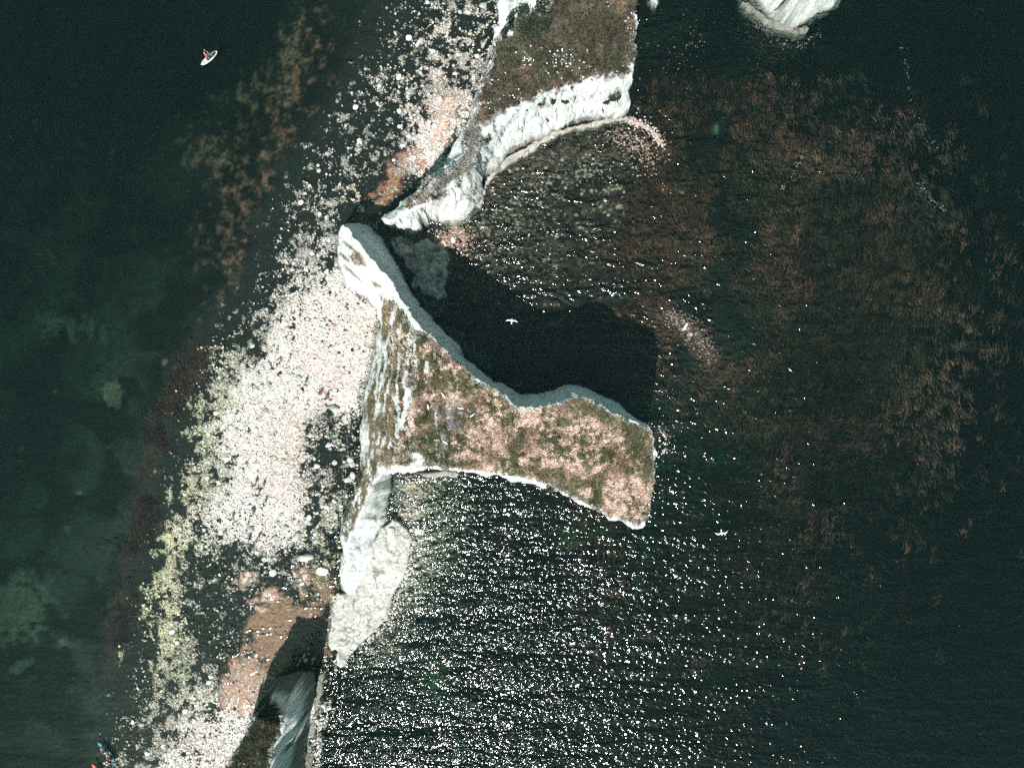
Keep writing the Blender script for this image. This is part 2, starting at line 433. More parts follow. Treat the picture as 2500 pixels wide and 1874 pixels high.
    bede = np.stack([.004 + .009 * n3, .006 + .008 * n3, .005 + .007 * n3], -1) * (0.4 + 1.1 * sstep(.35, .65, n2))[..., None]
    bayc = np.stack([.018 + .045 * n3, .013 + .025 * n3, .011 + .016 * n3], -1) * (.45 + 1.1 * sstep(.35, .65, n1))[..., None]
    bede = bede * (1 - bay[..., None]) + bayc * bay[..., None]
    sp = sstep(.66, .74, n1 * .6 + n3 * .4) * bay
    bede = bede * (1 - sp[..., None]) + np.array([.48, .34, .27]) * sp[..., None]
    tl = blob(PX, PY, 1640, 1180, 190, 210)[..., None] * .6
    bede = bede * (1 - tl) + np.array([.025, .06, .05]) * tl
    for b_ in [(1588, 1385, 12, 36, 15), (1566, 1440, 12, 22, 0), (1395, 1330, 30, 20, 0), (1480, 1305, 20, 16, 0), (1400, 1500, 14, 12, 0), (1475, 1535, 10, 25, 20), (1785, 260, 10, 18, 30), (1755, 305, 6, 12, 0), (1125, 1865, 18, 18, 0), (1060, 1680, 30, 40, 0)]:
        m = np.clip(blob(PX, PY, *b_) * 1.3, 0, 1)[..., None] * .8
        bede = bede * (1 - m) + np.array([.13, .18, .11]) * m
        z = z + m[..., 0] * .5 * we
    sb = sstep(160, 30, pathd(PX, PY, [(1010, 1180), (1000, 1330), (930, 1540)]))[..., None]
    cb = sstep(.50, .6, n1 * .5 + n3 * .5)[..., None]
    bede = bede * (1 - sb * cb) + np.array([.16, .13, .11]) * sb * cb * (.5 + n3[..., None])
    rf = sstep(38, 16, reef + (n1 - .5) * 30)[..., None]
    bede = bede * (1 - rf) + np.array([.055, .038, .028]) * rf
    c = c * (1 - we[..., None]) + bede * we[..., None]
    sbv = sb[..., 0]
    covf = np.maximum(covf * (1 - we), sbv * (.25 + .5 * n1))
    covf = np.maximum(covf, rf[..., 0] * .42)
    covf = np.maximum(covf, bay * sstep(.45, .7, n2) * .35)
    pc = pc * (1 - we[..., None]) + np.array([.36, .27, .21]) * we[..., None]
    return z, np.clip(c, 0.004, .9), dict(covf=covf, pale=np.clip(pc, 0, .9), br=br, gr=gr, pk=pk, dk=dk, u=u, ins=ins, we=we, bay=bay, reef=reef)

# ------------------------------------------------------------------ seabed / beach sheet
def axis(lo, hi, step, far):
    core = np.arange(lo, hi + 1e-6, step)
    out = [hi + 1.0]
    while out[-1] < far: out.append(out[-1] * 1.0 + max(1.0, (out[-1] - hi) * 0.45))
    out2 = [lo - 1.0]
    while out2[-1] > -far: out2.append(out2[-1] - max(1.0, (lo - out2[-1]) * 0.45))
    return np.concatenate([np.array(out2[::-1]), core, np.array(out)])
gx = np.concatenate([axis(-84, 30, .19, 3000)[:0], np.array([])])
west_part = np.arange(-66, 14, .18)
ax_w = [-66 - .4 * i for i in range(1, 50)]
v = ax_w[-1]; s_ = 1.0
while v > -4000: v -= s_; s_ *= 1.4; ax_w.append(v)
ax_e = [west_part[-1] + .32 * i for i in range(1, 230)]
v = ax_e[-1]; s_ = 1.0
while v < 4000: v += s_; s_ *= 1.4; ax_e.append(v)
gx = np.array(ax_w[::-1] + list(west_part) + ax_e)
gc = np.arange(-62, 62, .21)
ay = []
v = -62; s_ = 1.0
while v > -4000: v -= s_; s_ *= 1.4; ay.append(v)
ay2 = []
v = gc[-1]; s_ = 1.0
while v < 4000: v += s_; s_ *= 1.4; ay2.append(v)
gy = np.array(ay[::-1] + list(gc) + ay2)
GX, GY = np.meshgrid(gx, gy)
gz, gcol, GF = seabed_fields(GX.ravel(), GY.ravel())
GZ = gz.reshape(GX.shape)
seabed = mesh_from('ground', np.stack([GX.ravel(), GY.ravel(), gz], -1), grid_faces(len(gx), len(gy)).ravel(), 4, M_BED, colors=gcol, smooth=True, colors2=GF['pale'], attrs=dict(cov=GF['covf']))
tag(seabed, 'stony shore and weedy seabed below the chalk cliffs', None, None, 'structure')

def ground_z(x, y):
    x = np.atleast_1d(x); y = np.atleast_1d(y)
    i = np.clip(np.searchsorted(gx, x) - 1, 0, len(gx) - 2); j = np.clip(np.searchsorted(gy, y) - 1, 0, len(gy) - 2)
    tx = (x - gx[i]) / (gx[i + 1] - gx[i]); ty = (y - gy[j]) / (gy[j + 1] - gy[j])
    return (GZ[j, i] * (1 - tx) + GZ[j, i + 1] * tx) * (1 - ty) + (GZ[j + 1, i] * (1 - tx) + GZ[j + 1, i + 1] * tx) * ty

# ------------------------------------------------------------------ water
def build_water():
    xs = np.array([-4000, -1000, -300, -120] + list(np.arange(-90, 91, 2.0)) + [120, 300, 1000, 4000])
    X, Y = np.meshgrid(xs, xs)
    PX, PY = topx(X.ravel(), Y.ravel(), 0)
    l = LX(PY, R_Y, R_X)
    chop = 0.25 + 0.75 * sstep(-20, 40, PX - l)
    chop = chop * (.80 + .50 * blob(PX, PY, 950, 1600, 480, 420) + .30 * blob(PX, PY, 1170, 620, 110, 160) - .12 * blob(PX, PY, 1500, 420, 300, 260) - .22 * sstep(1450, 1850, PX) - .14 * sstep(1850, 2300, PX))
    n = len(xs)
    q = grid_faces(n, n)
    top = np.stack([X.ravel(), Y.ravel(), np.zeros(n * n)], -1)
    bot = top.copy(); bot[:, 2] = -30
    idx = np.arange(n * n).reshape(n, n)
    side = []
    for e, fl in ((idx[0, :], 0), (idx[-1, :], 1), (idx[:, 0], 1), (idx[:, -1], 0)):
        a, b = e[:-1], e[1:]
        s = np.stack([a, a + n * n, b + n * n, b], -1)
        if fl: s = s[:, ::-1]
        side.append(s)
    # side winding: outward
    faces = np.concatenate([q, q[:, ::-1] + n * n] + side)
    m = bpy.data.materials.new('sea_water'); m.use_nodes = True
    nt = m.node_tree; N, L = nt.nodes, nt.links
    N.clear()
    out = N.new('ShaderNodeOutputMaterial')
    tr = N.new('ShaderNodeBsdfTransparent'); tr.inputs[0].default_value = (.97, .99, .98, 1)
    gl = N.new('ShaderNodeBsdfGlossy'); gl.distribution = 'GGX'; gl.inputs['Roughness'].default_value = 0.11
    gl.inputs['Color'].default_value = (1, 1, 1, 1)
    fr = N.new('ShaderNodeFresnel'); fr.inputs[0].default_value = 1.40
    mix = N.new('ShaderNodeMixShader')
    tc = N.new('ShaderNodeTexCoord')
    def layer(scale, rot, sx, sy, det, rgh, dist=0.0):
        mp = N.new('ShaderNodeMapping'); mp.inputs['Rotation'].default_value = (0, 0, math.radians(rot)); mp.inputs['Scale'].default_value = (sx, sy, 1)
        L.new(tc.outputs['Object'], mp.inputs['Vector'])
        n_ = N.new('ShaderNodeTexNoise'); n_.inputs['Scale'].default_value = scale; n_.inputs['Detail'].default_value = det
        n_.inputs['Roughness'].default_value = rgh; n_.inputs['Distortion'].default_value = dist
        L.new(mp.outputs[0], n_.inputs['Vector'])
        return n_
    a = layer(0.40, -35, 0.75, 1.35, 1, .5, .4)
    b = layer(1.35, 22, 0.95, 1.35, 1, .5, .5)
    c = layer(1.0, 60, 1.0, 1.0, 1, .5)
    def mul(x, k):
        q_ = N.new('ShaderNodeMath'); q_.operation = 'MULTIPLY'; q_.inputs[1].default_value = k; L.new(x, q_.inputs[0]); return q_.outputs[0]
    def add(x, y):
        q_ = N.new('ShaderNodeMath'); q_.operation = 'ADD'; L.new(x, q_.inputs[0]); L.new(y, q_.inputs[1]); return q_.outputs[0]
    h = add(add(mul(a.outputs['Fac'], .62), mul(b.outputs['Fac'], .40)), mul(c.outputs['Fac'], .22))
    at = N.new('ShaderNodeAttribute'); at.attribute_name = 'chop'
    # gusts: broad patches of livelier and calmer water
    gu = layer(0.16, -22, .45, 2.2, 3, .55)
    gm = N.new('ShaderNodeMapRange'); gm.inputs['From Min'].default_value = .35; gm.inputs['From Max'].default_value = .65
    gm.inputs['To Min'].default_value = .62; gm.inputs['To Max'].default_value = 1.25
    L.new(gu.outputs['Fac'], gm.inputs['Value'])
    k = N.new('ShaderNodeMath'); k.operation = 'MULTIPLY'; L.new(at.outputs['Fac'], k.inputs[0]); L.new(gm.outputs[0], k.inputs[1])
    bp = N.new('ShaderNodeBump'); bp.inputs['Strength'].default_value = 1.0
    hm = N.new('ShaderNodeMath'); hm.operation = 'MULTIPLY'; L.new(h, hm.inputs[0]); L.new(k.outputs[0], hm.inputs[1])
    L.new(hm.outputs[0], bp.inputs['Height'])
    bp.inputs['Distance'].default_value = WAVE
    for s in (gl, fr): L.new(bp.outputs[0], s.inputs['Normal'])
    L.new(fr.outputs[0], mix.inputs[0]); L.new(tr.outputs[0], mix.inputs[1]); L.new(gl.outputs[0], mix.inputs[2])
    L.new(mix.outputs[0], out.inputs['Surface'])
    va = N.new('ShaderNodeVolumeAbsorption'); va.inputs['Color'].default_value = (.42, .66, .58, 1); va.inputs['Density'].default_value = ABSORB
    L.new(va.outputs[0], out.inputs['Volume'])
    o = mesh_from('water', np.concatenate([top, bot]), faces.ravel(), 4, m, attrs=dict(chop=np.concatenate([chop, chop])))
    tag(o, None, None, None, 'structure')
    return o
WAVE = 0.74
ABSORB = 0.55
build_water()

# ------------------------------------------------------------------ chalk land masses
def resample(pts, step=0.35, closed=True):
    out = []
    n = len(pts)
    for i in range(n if closed else n - 1):
        a = np.array(pts[i], float); b = np.array(pts[(i + 1) % n], float)
        k = max(1, int(np.hypot(*(b - a)[:2]) / step))
        for j in range(k): out.append(a + (b - a) * j / k)
    if not closed: out.append(np.array(pts[-1], float))
    return out

def under(pts, off):
    """foot of a hidden wall: straight below the top points, moved outwards by off=(dx,dy) metres"""
    return [(wx(x, z) + off[0], wy(y, z) + off[1], -1.5) for x, y, z in pts]

def landmass(name, base, contours, step, rough, warp, paint, mat=None, hseed=1, spots=(), flat=False):
    base = resample(base, .35)
    pts = list(base)
    for closed, c in contours: pts += resample(c, .35, closed)
    pts += [np.array(s_, float) for s_ in spots]
    # ragged edges: the same smooth wobble moves foot and rim
    pa = np.array([p[:3] for p in pts]); a1, a2 = (.55, .30) if flat else (.38, .26)
    wob = [(fbm(pa[:, 0], pa[:, 1], sc=.55, o=2, seed=hseed + 60 + q) - .5) * 2 * a1 + (fbm(pa[:, 0], pa[:, 1], sc=1.7, o=2, seed=hseed + 70 + q) - .5) * 2 * a2 for q in (0, 1)]
    pts = [np.array([p[0] + wob[0][i], p[1] + wob[1][i], p[2]]) for i, p in enumerate(pts)]
    base = pts[:len(base)]
    # drop near duplicates
    seen = {}; keep = []
    for p in pts:
        k = (round(p[0] / .06), round(p[1] / .06))
        if k in seen: continue
        seen[k] = 1; keep.append(p)
    co = [Vector((p[0] + 1e-4 * random.random(), p[1] + 1e-4 * random.random())) for p in keep]
    vs, es, fs, ov, oe, of = delaunay_2d_cdt(co, [], [], 0, 1e-6)
    zs = []
    for i, o_ in enumerate(ov): zs.append(keep[o_[0]][2])
    vs = np.array([(v_.x, v_.y) for v_ in vs]); zs = np.array(zs)
    bx = np.array([p[0] for p in base]); by = np.array([p[1] for p in base])
    x0, x1, y0, y1 = bx.min() - .5, bx.max() + .5, by.min() - .5, by.max() + .5
    xs = np.arange(x0, x1, step); ys = np.arange(y0, y1, step)
    X, Y = np.meshgrid(xs, ys); Z = np.full(X.shape, -1.5)
    for f in fs:
        a, b, c = f[0], f[1], f[2]
        (ax_, ay_), (bx_, by_), (cx_, cy_) = vs[a], vs[b], vs[c]
        i0 = max(0, int((min(ax_, bx_, cx_) - x0) / step)); i1 = min(len(xs), int((max(ax_, bx_, cx_) - x0) / step) + 2)
        j0 = max(0, int((min(ay_, by_, cy_) - y0) / step)); j1 = min(len(ys), int((max(ay_, by_, cy_) - y0) / step) + 2)
        if i1 <= i0 or j1 <= j0: continue
        den = (by_ - cy_) * (ax_ - cx_) + (cx_ - bx_) * (ay_ - cy_)
        if abs(den) < 1e-12: continue
        sx, sy = X[j0:j1, i0:i1], Y[j0:j1, i0:i1]
        l1 = ((by_ - cy_) * (sx - cx_) + (cx_ - bx_) * (sy - cy_)) / den
        l2 = ((cy_ - ay_) * (sx - cx_) + (ax_ - cx_) * (sy - cy_)) / den
        l3 = 1 - l1 - l2
        m = (l1 >= -1e-6) & (l2 >= -1e-6) & (l3 >= -1e-6)
        zz = l1 * zs[a] + l2 * zs[b] + l3 * zs[c]
        Z[j0:j1, i0:i1][m] = zz[m]
    d = sdf(X, Y, [(p[0], p[1]) for p in base[::2]])
    mask = d < step * 1.2
    Z[d > 0] = np.minimum(Z[d > 0], -1.5)
    gy_, gx_ = np.gradient(Z, step)
    slope = np.hypot(gx_, gy_)
    st = sstep(.5, 2.0, slope)
    amp = rough
    if not flat:
        n = fbm(X, Y, Z * .6, sc=.35, o=5, seed=hseed) - .5
        n_h = fbm(X, Y, Z * .0, sc=.8, o=4, seed=hseed + 50) - .5
        Z = Z + n_h * amp * 1.2 * np.clip(Z / 2, 0, 1) + (1 - abs(n) * 2) * 0
        wxn = (fbm(X, Y, Z * .7, sc=.45, o=5, seed=hseed + 5) - .5) * 2 * warp * st
        wyn = (fbm(X, Y, Z * .7, sc=.45, o=5, seed=hseed + 9) - .5) * 2 * warp * st
        wxn = wxn + (fbm(X, Y, Z * .9, sc=1.6, o=3, seed=hseed + 25) - .5) * warp * 1.1 * st
        wyn = wyn + (fbm(X, Y, Z * .9, sc=1.6, o=3, seed=hseed + 29) - .5) * warp * 1.1 * st
        Z = Z + (fbm(X, Y, sc=2.1, o=3, seed=hseed + 31) - .5) * .35 * np.clip(Z / 2, 0, 1)
    else:
        Z = Z + (fbm(X, Y, sc=.9, o=5, seed=hseed) - .5) * amp
        wxn = wyn = 0 * X
    XX, YY = X + wxn, Y + wyn
    px, py = topx(XX.ravel(), YY.ravel(), Z.ravel())
    col, veg = paint(XX.ravel(), YY.ravel(), Z.ravel(), px, py, st.ravel(), slope.ravel())
    V = np.stack([XX.ravel(), YY.ravel(), Z.ravel()], -1)
    q = grid_faces(len(xs), len(ys), mask)
    used = np.unique(q); remap = np.full(len(V), -1); remap[used] = np.arange(len(used))
    o = mesh_from(name, V[used], remap[q].ravel(), 4, mat or M_CHALK, colors=col[used], smooth=True)
    return o, dict(V=V[used], veg=veg[used], px=px[used], py=py[used], st=st.ravel()[used], col=col[used])

CH = np.array([.84, .845, .835])
def mixc(c, m, k):
    k = np.asarray(k)[:, None]
    return c * (1 - k) + np.asarray(m) * k

# ---------- A: the headland north of the gap
def strata(c, X, Y, Z, sl):
    w = (fbm(X, Y, sc=.15, o=2, seed=77) - .5) * 6
    b1 = noise(Z * 1.9 + w, X * .02, Y * .02, seed=78)
    b2 = noise(Z * 5.0 + w * 2, X * .15, Y * .15, seed=79)
    f = np.abs(fbm(X, Y, Z * .3, sc=.6, o=4, seed=80) - .5)
    steep = sstep(1.2, 3.0, sl)
    k = steep * np.clip(.30 * sstep(.58, .75, b1) + .22 * sstep(.6, .8, b2), 0, 1)
    k = np.maximum(k, .62 * sstep(.016, .003, f) * sstep(.6, 1.5, sl))
    return mixc(c, [.26, .27, .26], k)
def PP(l): return [P(*p) for p in l]
A_south = [(1522, 288, 0), (1480, 294, 0), (1430, 300, 0), (1385, 312, 0), (1350, 325, 0), (1290, 350, 0), (1235, 388, 0), (1205, 415, 0), (1180, 440, 0), (1177, 470, 0), (1172, 500, 0), (1166, 532, 0), (1145, 545, 0), (1120, 553, 0),
           (1085, 543, 0), (1050, 537, 0), (1033, 546, 0), (1030, 566, 0), (1017, 592, 0), (1000, 582, 0), (978, 570, 0), (958, 568, 0), (945, 555, 0), (932, 540, 0)]
A_west = [(950, 515, 0), (985, 485, 0), (1040, 440, 0), (1075, 405, 0), (1100, 375, 0), (1125, 325, 0), (1148, 270, 0), (1162, 215, 0), (1180, 160, 0), (1200, 120, 0), (1218, 60, 0), (1222, 0, 0), (1222, -300, 0)]
A_eastT = [(1555, -300, 17), (1550, 0, 15.5), (1552, 80, 14), (1552, 140, 12.5), (1545, 190, 11), (1535, 235, 6)]
A_crest = [(1545, 165, 12), (1520, 188, 12), (1460, 192, 12.2), (1400, 205, 12.4), (1340, 220, 12.5), (1290, 245, 12.5), (1240, 272, 12.5), (1205, 295, 12.5), (1180, 335, 12.2), (1168, 370, 12), (1160, 405, 11.5), (1118, 422, 11.2), (1080, 455, 10.3), (1040, 492, 9.5), (1000, 520, 8.3), (962, 534, 7), (942, 541, 5)]
A_spine = [(1185, 165, 10.5), (1176, 230, 10.8), (1160, 290, 11.2), (1146, 340, 11.5), (1135, 395, 11.6), (1090, 425, 11), (1040, 465, 10), (1000, 500, 8.8), (958, 530, 6.5)]
A_wtop = [(950, 517, 4.2), (985, 487, 5), (1040, 442, 5.6), (1075, 407, 6.2), (1100, 377, 7), (1125, 326, 7.6), (1148, 271, 8), (1163, 216, 8), (1182, 160, 8), (1200, 120, 8), (1218, 60, 7), (1223, 0, 7), (1223, -300, 7)]
base = PP(A_south) + under(A_wtop, (-.35, .25)) + under(A_eastT, (.5, 0))
base = [(x, y, -1.5 if i > 0 else 0) for i, (x, y, z) in enumerate(base)]
base = [(x, y, -.6) for x, y, z in base]
GRASS_A = [(1560, -300), (1560, 130), (1535, 182), (1500, 190), (1470, 178), (1430, 196), (1385, 206), (1340, 222), (1300, 240), (1260, 262), (1225, 280), (1195, 300), (1182, 320), (1165, 300), (1160, 285), (1178, 225), (1192, 160), (1225, 95), (1250, 70), (1262, 40), (1250, 15), (1290, 20), (1330, 30), (1330, -300)]
SPINE_A = [(1168, 290), (1178, 330), (1165, 380), (1160, 402), (1140, 425), (1100, 445), (1060, 478), (1030, 497), (1000, 512), (1020, 480), (1060, 445), (1100, 415), (1125, 395), (1140, 370), (1138, 330), (1150, 300)]
def paint_A(X, Y, Z, px, py, st, sl):
    n1 = fbm(X, Y, Z, sc=.8, o=4, seed=31); n2 = fbm(X, Y, Z, sc=.22, o=4, seed=32); n3 = fbm(X, Y, Z, sc=3, o=3, seed=33)
    c = np.repeat(CH[None], len(X), 0) * (.93 + .12 * n2[:, None])
    c = strata(c, X, Y, Z, sl)
    g = sstep(8, -8, sdf(px, py, GRASS_A) + (n1 - .5) * 45 + (n3 - .5) * 20)
    chalkpatch = np.clip(blob(px, py, 1240, 0, 55, 60) + blob(px, py, 1300, 0, 55, 26), 0, 1)
    g = g * (1 - sstep(.35, .6, chalkpatch + (n1 - .5) * .7))
    g2 = sstep(5, -5, sdf(px, py, SPINE_A) + (n1 - .5) * 22)
    g3 = 0
    for b_ in [(1497, 235, 22, 6, -35), (1385, 240, 14, 6, -20), (1350, 247, 9, 5, 0), (1325, 252, 14, 5, -30), (1190, 340, 8, 14, 20)]:
        g3 = np.maximum(g3, blob(px, py, *b_))
    g3 = sstep(.35, .6, g3 + (n3 - .5) * .9)
    strk = sstep(.60, .68, fbm(px / 14, py / 40, seed=41, o=3)) * sstep(1230, 1180, px) * sstep(250, 300, py) * sstep(560, 430, py) * .8
    ledge = sstep(.55, .7, fbm(px / 20, py / 20, seed=42, o=4)) * sstep(30, 5, sdf(px, py, SPINE_A)) * sstep(400, 480, py)
    veg = np.clip(np.maximum.reduce([g, g2 * .9, g3, strk, ledge]), 0, 1)
    veg = veg * sstep(-.2, 2.0, Z)
    brown = np.array([.052, .042, .032]) * (.3 + 1.4 * n3[:, None]); olive = np.array([.050, .058, .032]) * (.6 + .8 * n3[:, None])
    rust = np.array([.125, .082, .058])
    vc = mixc(brown, olive * .8, sstep(.42, .58, n2 * .4 + n3 * .6) * .6)
    vc = mixc(vc, rust, sstep(.52, .7, fbm(X, Y, sc=.5, o=5, seed=36)) * .7)
    c = c * (1 - veg[:, None]) + vc * veg[:, None]
    wet = sstep(1.5, .8, Z + (n1 - .5) * 1.0) * .85  # wet foot, widened to paint in the undercut's shade as a dark line
    c = mixc(c, [.13, .12, .09], wet)
    return np.clip(c, 0, .85), veg
headA, IA = landmass('chalk_headland', base, [(False, PP(A_eastT)), (False, PP(A_crest)), (False, PP(A_spine)), (False, PP(A_wtop)), (False, PP([(1430, -300, 19), (1420, 0, 17), (1400, 120, 14.5), (1330, 180, 13.5), (1240, 240, 13.2)])), (False, PP([(1300, -300, 17), (1290, 20, 15.5), (1240, 90, 14)])), (False, PP([(1238, -300, 9), (1240, 0, 8), (1236, 60, 7), (1215, 130, 8)]))],
                      .2, .55, .95, paint_A, hseed=3)
tag(headA, 'long chalk headland with brown grass top and bright white south face', 'headland')

# ---------- B: the whale-tail stack
B_crest = [(836, 549, 6.5), (850, 565, 8), (872, 592, 9.5), (905, 632, 11.5), (945, 668, 13), (972, 705, 14), (1000, 762, 16), (1030, 800, 16.6), (1053, 815, 17), (1095, 858, 17.4), (1159, 921, 18), (1205, 940, 18), (1235, 965, 18), (1260, 993, 18), (1311, 993, 18), (1370, 980, 18), (1404, 962, 18), (1433, 972, 18), (1500, 1005, 18), (1550, 1025, 18), (1585, 1047, 18), (1597, 1065, 18),
           (1600, 1110, 18), (1596, 1150, 18), (1588, 1200, 18), (1583, 1265, 18), (1565, 1290, 18), (1540, 1290, 18), (1480, 1264, 18), (1400, 1222, 18), (1330, 1190, 18), (1250, 1170, 18), (1180, 1156, 18), (1100, 1150, 17.8), (1050, 1148, 17.6), (1000, 1148, 17.2), (962, 1150, 16.5)]
fin_crest = [(940, 1154, 14.5), (915, 1172, 11.5), (903, 1200, 9.8), (880, 1250, 8.2), (866, 1285, 7.2), (850, 1330, 6.2), (842, 1375, 5.2), (842, 1415, 4.0), (850, 1445, 2.0)]
B_north = [(878, 543, 0), (901, 552, 0), (927, 572, 0), (943, 589, 0), (955, 615, 0), (968, 645, 0), (992, 692, 0), (1017, 722, 0), (1035, 757, 0), (1066, 787, 0), (1112, 832, 0), (1150, 885, 0), (1209, 930, 0), (1225, 931, 0), (1273, 958, 0), (1319, 957, 0), (1368, 944, 0), (1395, 937, 0), (1429, 943, 0), (1472, 965, 0), (1520, 985, 0)]
east = [(1585, 1047, 18), (1597, 1065, 18), (1600, 1110, 18), (1596, 1150, 18), (1588, 1200, 18), (1583, 1265, 18)]
south = [(1565, 1290, 18), (1540, 1290, 18), (1480, 1264, 18), (1400, 1222, 18), (1330, 1190, 18), (1250, 1170, 18), (1180, 1156, 18), (1100, 1150, 17.8), (1050, 1148, 17.6), (1000, 1148, 17.2)]
fin_east = [(958, 1152, 0), (957, 1184, 0), (949, 1262, 0), (930, 1306, 0), (921, 1357, 0), (905, 1404, 0), (885, 1445, 0), (868, 1466, 0), (850, 1455, 0), (832, 1448, 0)]
B_west = [(826, 1420, 0), (828, 1380, 0), (830, 1335, 0), (826, 1300, 0), (830, 1270, 0), (846, 1238, 0), (862, 1200, 0), (874, 1160, 0), (882, 1100, 0), (876, 1040, 0), (880, 985, 0), (896, 930, 0), (908, 870, 0), (918, 800, 0), (922, 762, 0), (898, 733, 0), (866, 714, 0), (838, 688, 0), (824, 650, 0), (822, 610, 0), (824, 575, 0), (832, 550, 0), (850, 546, 0)]
base = PP(B_north) + under(east, (.45, 0)) + under(south, (0, -.4)) + PP(fin_east) + PP(B_west)
base = [(x, y, -.6) for x, y, z in base]
B_mid = [(838, 600, 4.5), (848, 650, 5), (880, 700, 5), (915, 735, 5), (940, 775, 6), (938, 840, 7), (925, 900, 7.5), (908, 960, 8), (900, 1030, 8.5), (902, 1090, 9), (895, 1140, 8.5), (880, 1180, 7.6), (860, 1225, 6.6), (843, 1270, 5.6), (838, 1310, 4.8), (838, 1360, 3.8)]
B_sh = [(975, 735, 13.2), (990, 800, 15.2), (992, 870, 16), (985, 940, 16.3), (980, 1020, 16.5), (965, 1090, 16.3)]
B_in = [(1080, 930, 17.8), (1180, 1040, 18.2), (1350, 1090, 18.4), (1480, 1150, 18.2)]
BTOP = [(1000, 800), (1053, 822), (1095, 865), (1159, 928), (1205, 948), (1260, 1000), (1311, 1000), (1370, 985), (1404, 966), (1433, 978), (1500, 1010), (1580, 1050), (1596, 1070), (1596, 1180), (1580, 1260), (1560, 1282), (1480, 1254), (1400, 1212), (1330, 1178), (1250, 1158), (1100, 1140), (1030, 1135), (985, 1100), (975, 900)]
BWEST = [(925, 720), (960, 735), (985, 760), (1010, 800), (1010, 1130), (960, 1140), (890, 1140), (892, 1050), (884, 1000), (905, 930), (925, 860), (935, 790)]
BFIN = [(885, 1120), (935, 1120), (915, 1165), (900, 1200), (878, 1250), (862, 1290), (845, 1320), (828, 1310), (818, 1275), (840, 1230), (862, 1180)]
BNW = [(845, 580), (870, 600), (900, 660), (935, 700), (900, 700), (850, 660), (828, 620)]
def paint_B(X, Y, Z, px, py, st, sl):
    n1 = fbm(X, Y, Z, sc=.8, o=4, seed=51); n2 = fbm(X, Y, sc=.25, o=4, seed=52); n3 = fbm(X, Y, Z, sc=3, o=3, seed=53)
    c = np.repeat(CH[None], len(X), 0) * (.95 + .1 * n2[:, None])
    c = strata(c, X, Y, Z, sl)
    top = sstep(5, -5, sdf(px, py, BTOP) + (n1 - .5) * 18)
    strk = fbm(px / 7 + (n1 - .5) * 2.0 + py / 90, py / 45, seed=61, o=5)
    west = sstep(5, -5, sdf(px, py, BWEST) + (n1 - .5) * 22) * sstep(.585, .48, strk * .8 + n3 * .2) 
    fin = sstep(6, -6, sdf(px, py, BFIN) + (n1 - .5) * 30) * sstep(.60, .52, strk * .5 + n3 * .5)
    un = (px - 830) * .77 + (py - 560) * .64; vn = -(px - 830) * .64 + (py - 560) * .77
    nw = sstep(10, -5, sdf(px, py, BNW)) * sstep(.56, .66, fbm(un / 40, vn / 9, seed=62, o=4))
    bare = sstep(.66, .72, fbm(px / 9, py / 60, seed=63, o=3)) * sstep(1130, 1000, px)
    rimw = blob(px, py, 1010, 1120, 40, 22) * .9
    top = top * (1 - bare) * (1 - sstep(.4, .7, rimw + (n1 - .5) * .8))
    mainv = top * (1 - sstep(1040, 985, px) * .999) + 0 * top
    veg = np.clip(np.maximum.reduce([top * sstep(975, 1015, px + (n1 - .5) * 60), west, fin, nw]), 0, 1) * sstep(0, 1.5, Z)
    olive = np.array([.088, .082, .044]) * (.25 + 1.3 * n3[:, None]); dgreen = np.array([.035, .045, .018]) + 0 * n3[:, None]
    straw = np.array([.50, .355, .29]) * (.55 + .9 * n3[:, None]); brown = np.array([.17, .105, .07]) * (.6 + .7 * n1[:, None])
    big = fbm(X, Y, sc=.45, o=5, seed=55)
    east_ = sstep(1150, 1330, px)
    vc = mixc(olive, straw, sstep(.44, .58, big * .52 + n3 * .48 + east_ * .03 + .02 - .06 * sstep(1230, 1080, px) - .05 * blob(px, py, 1180, 960, 90, 50, 30)))
    vc = mixc(vc, brown, sstep(.54, .66, fbm(X, Y, sc=.42, o=4, seed=56)) * .7)
    vc = mixc(vc, dgreen, sstep(.6, .66, fbm(X, Y, sc=.8, o=4, seed=57)) * .8)
    vc = mixc(vc, np.array([.10, .085, .11]), np.clip(blob(px, py, 1100, 1015, 32, 38) * 1.3, 0, 1) * sstep(.45, .55, n3))
    edge = sstep(45, 10, pathd(px, py, [(1404, 975), (1500, 1015), (1575, 1065), (1588, 1150)]))
    vc = mixc(vc, olive * 1.1, edge * .85)
    westd = sstep(1000, 960, px)
    vc = mixc(vc, np.array([.16, .13, .075]) * (.5 + 1.0 * n1[:, None]), westd * .8)
    c = c * (1 - veg[:, None]) + vc * veg[:, None]
    ne = sstep(.4, .1, Z)
    wet = sstep(1.0, .2, Z + (n1 - .5) * .7) * .7
    c = mixc(c, [.13, .13, .11], wet)
    return np.clip(c, 0, .85), veg
stackB, IB = landmass('sea_stack', base, [(False, PP(B_crest)), (False, PP(fin_crest)), (False, PP(B_mid)), (False, PP(B_sh)), (False, PP(B_in)), ],
                      .18, .35, .35, paint_B, hseed=7, spots=PP([(860, 545, 5), (880, 552, 3.5), (905, 575, 4)]))
tag(stackB, 'big whale-tail shaped chalk stack with straw and green grass top', 'sea stack')

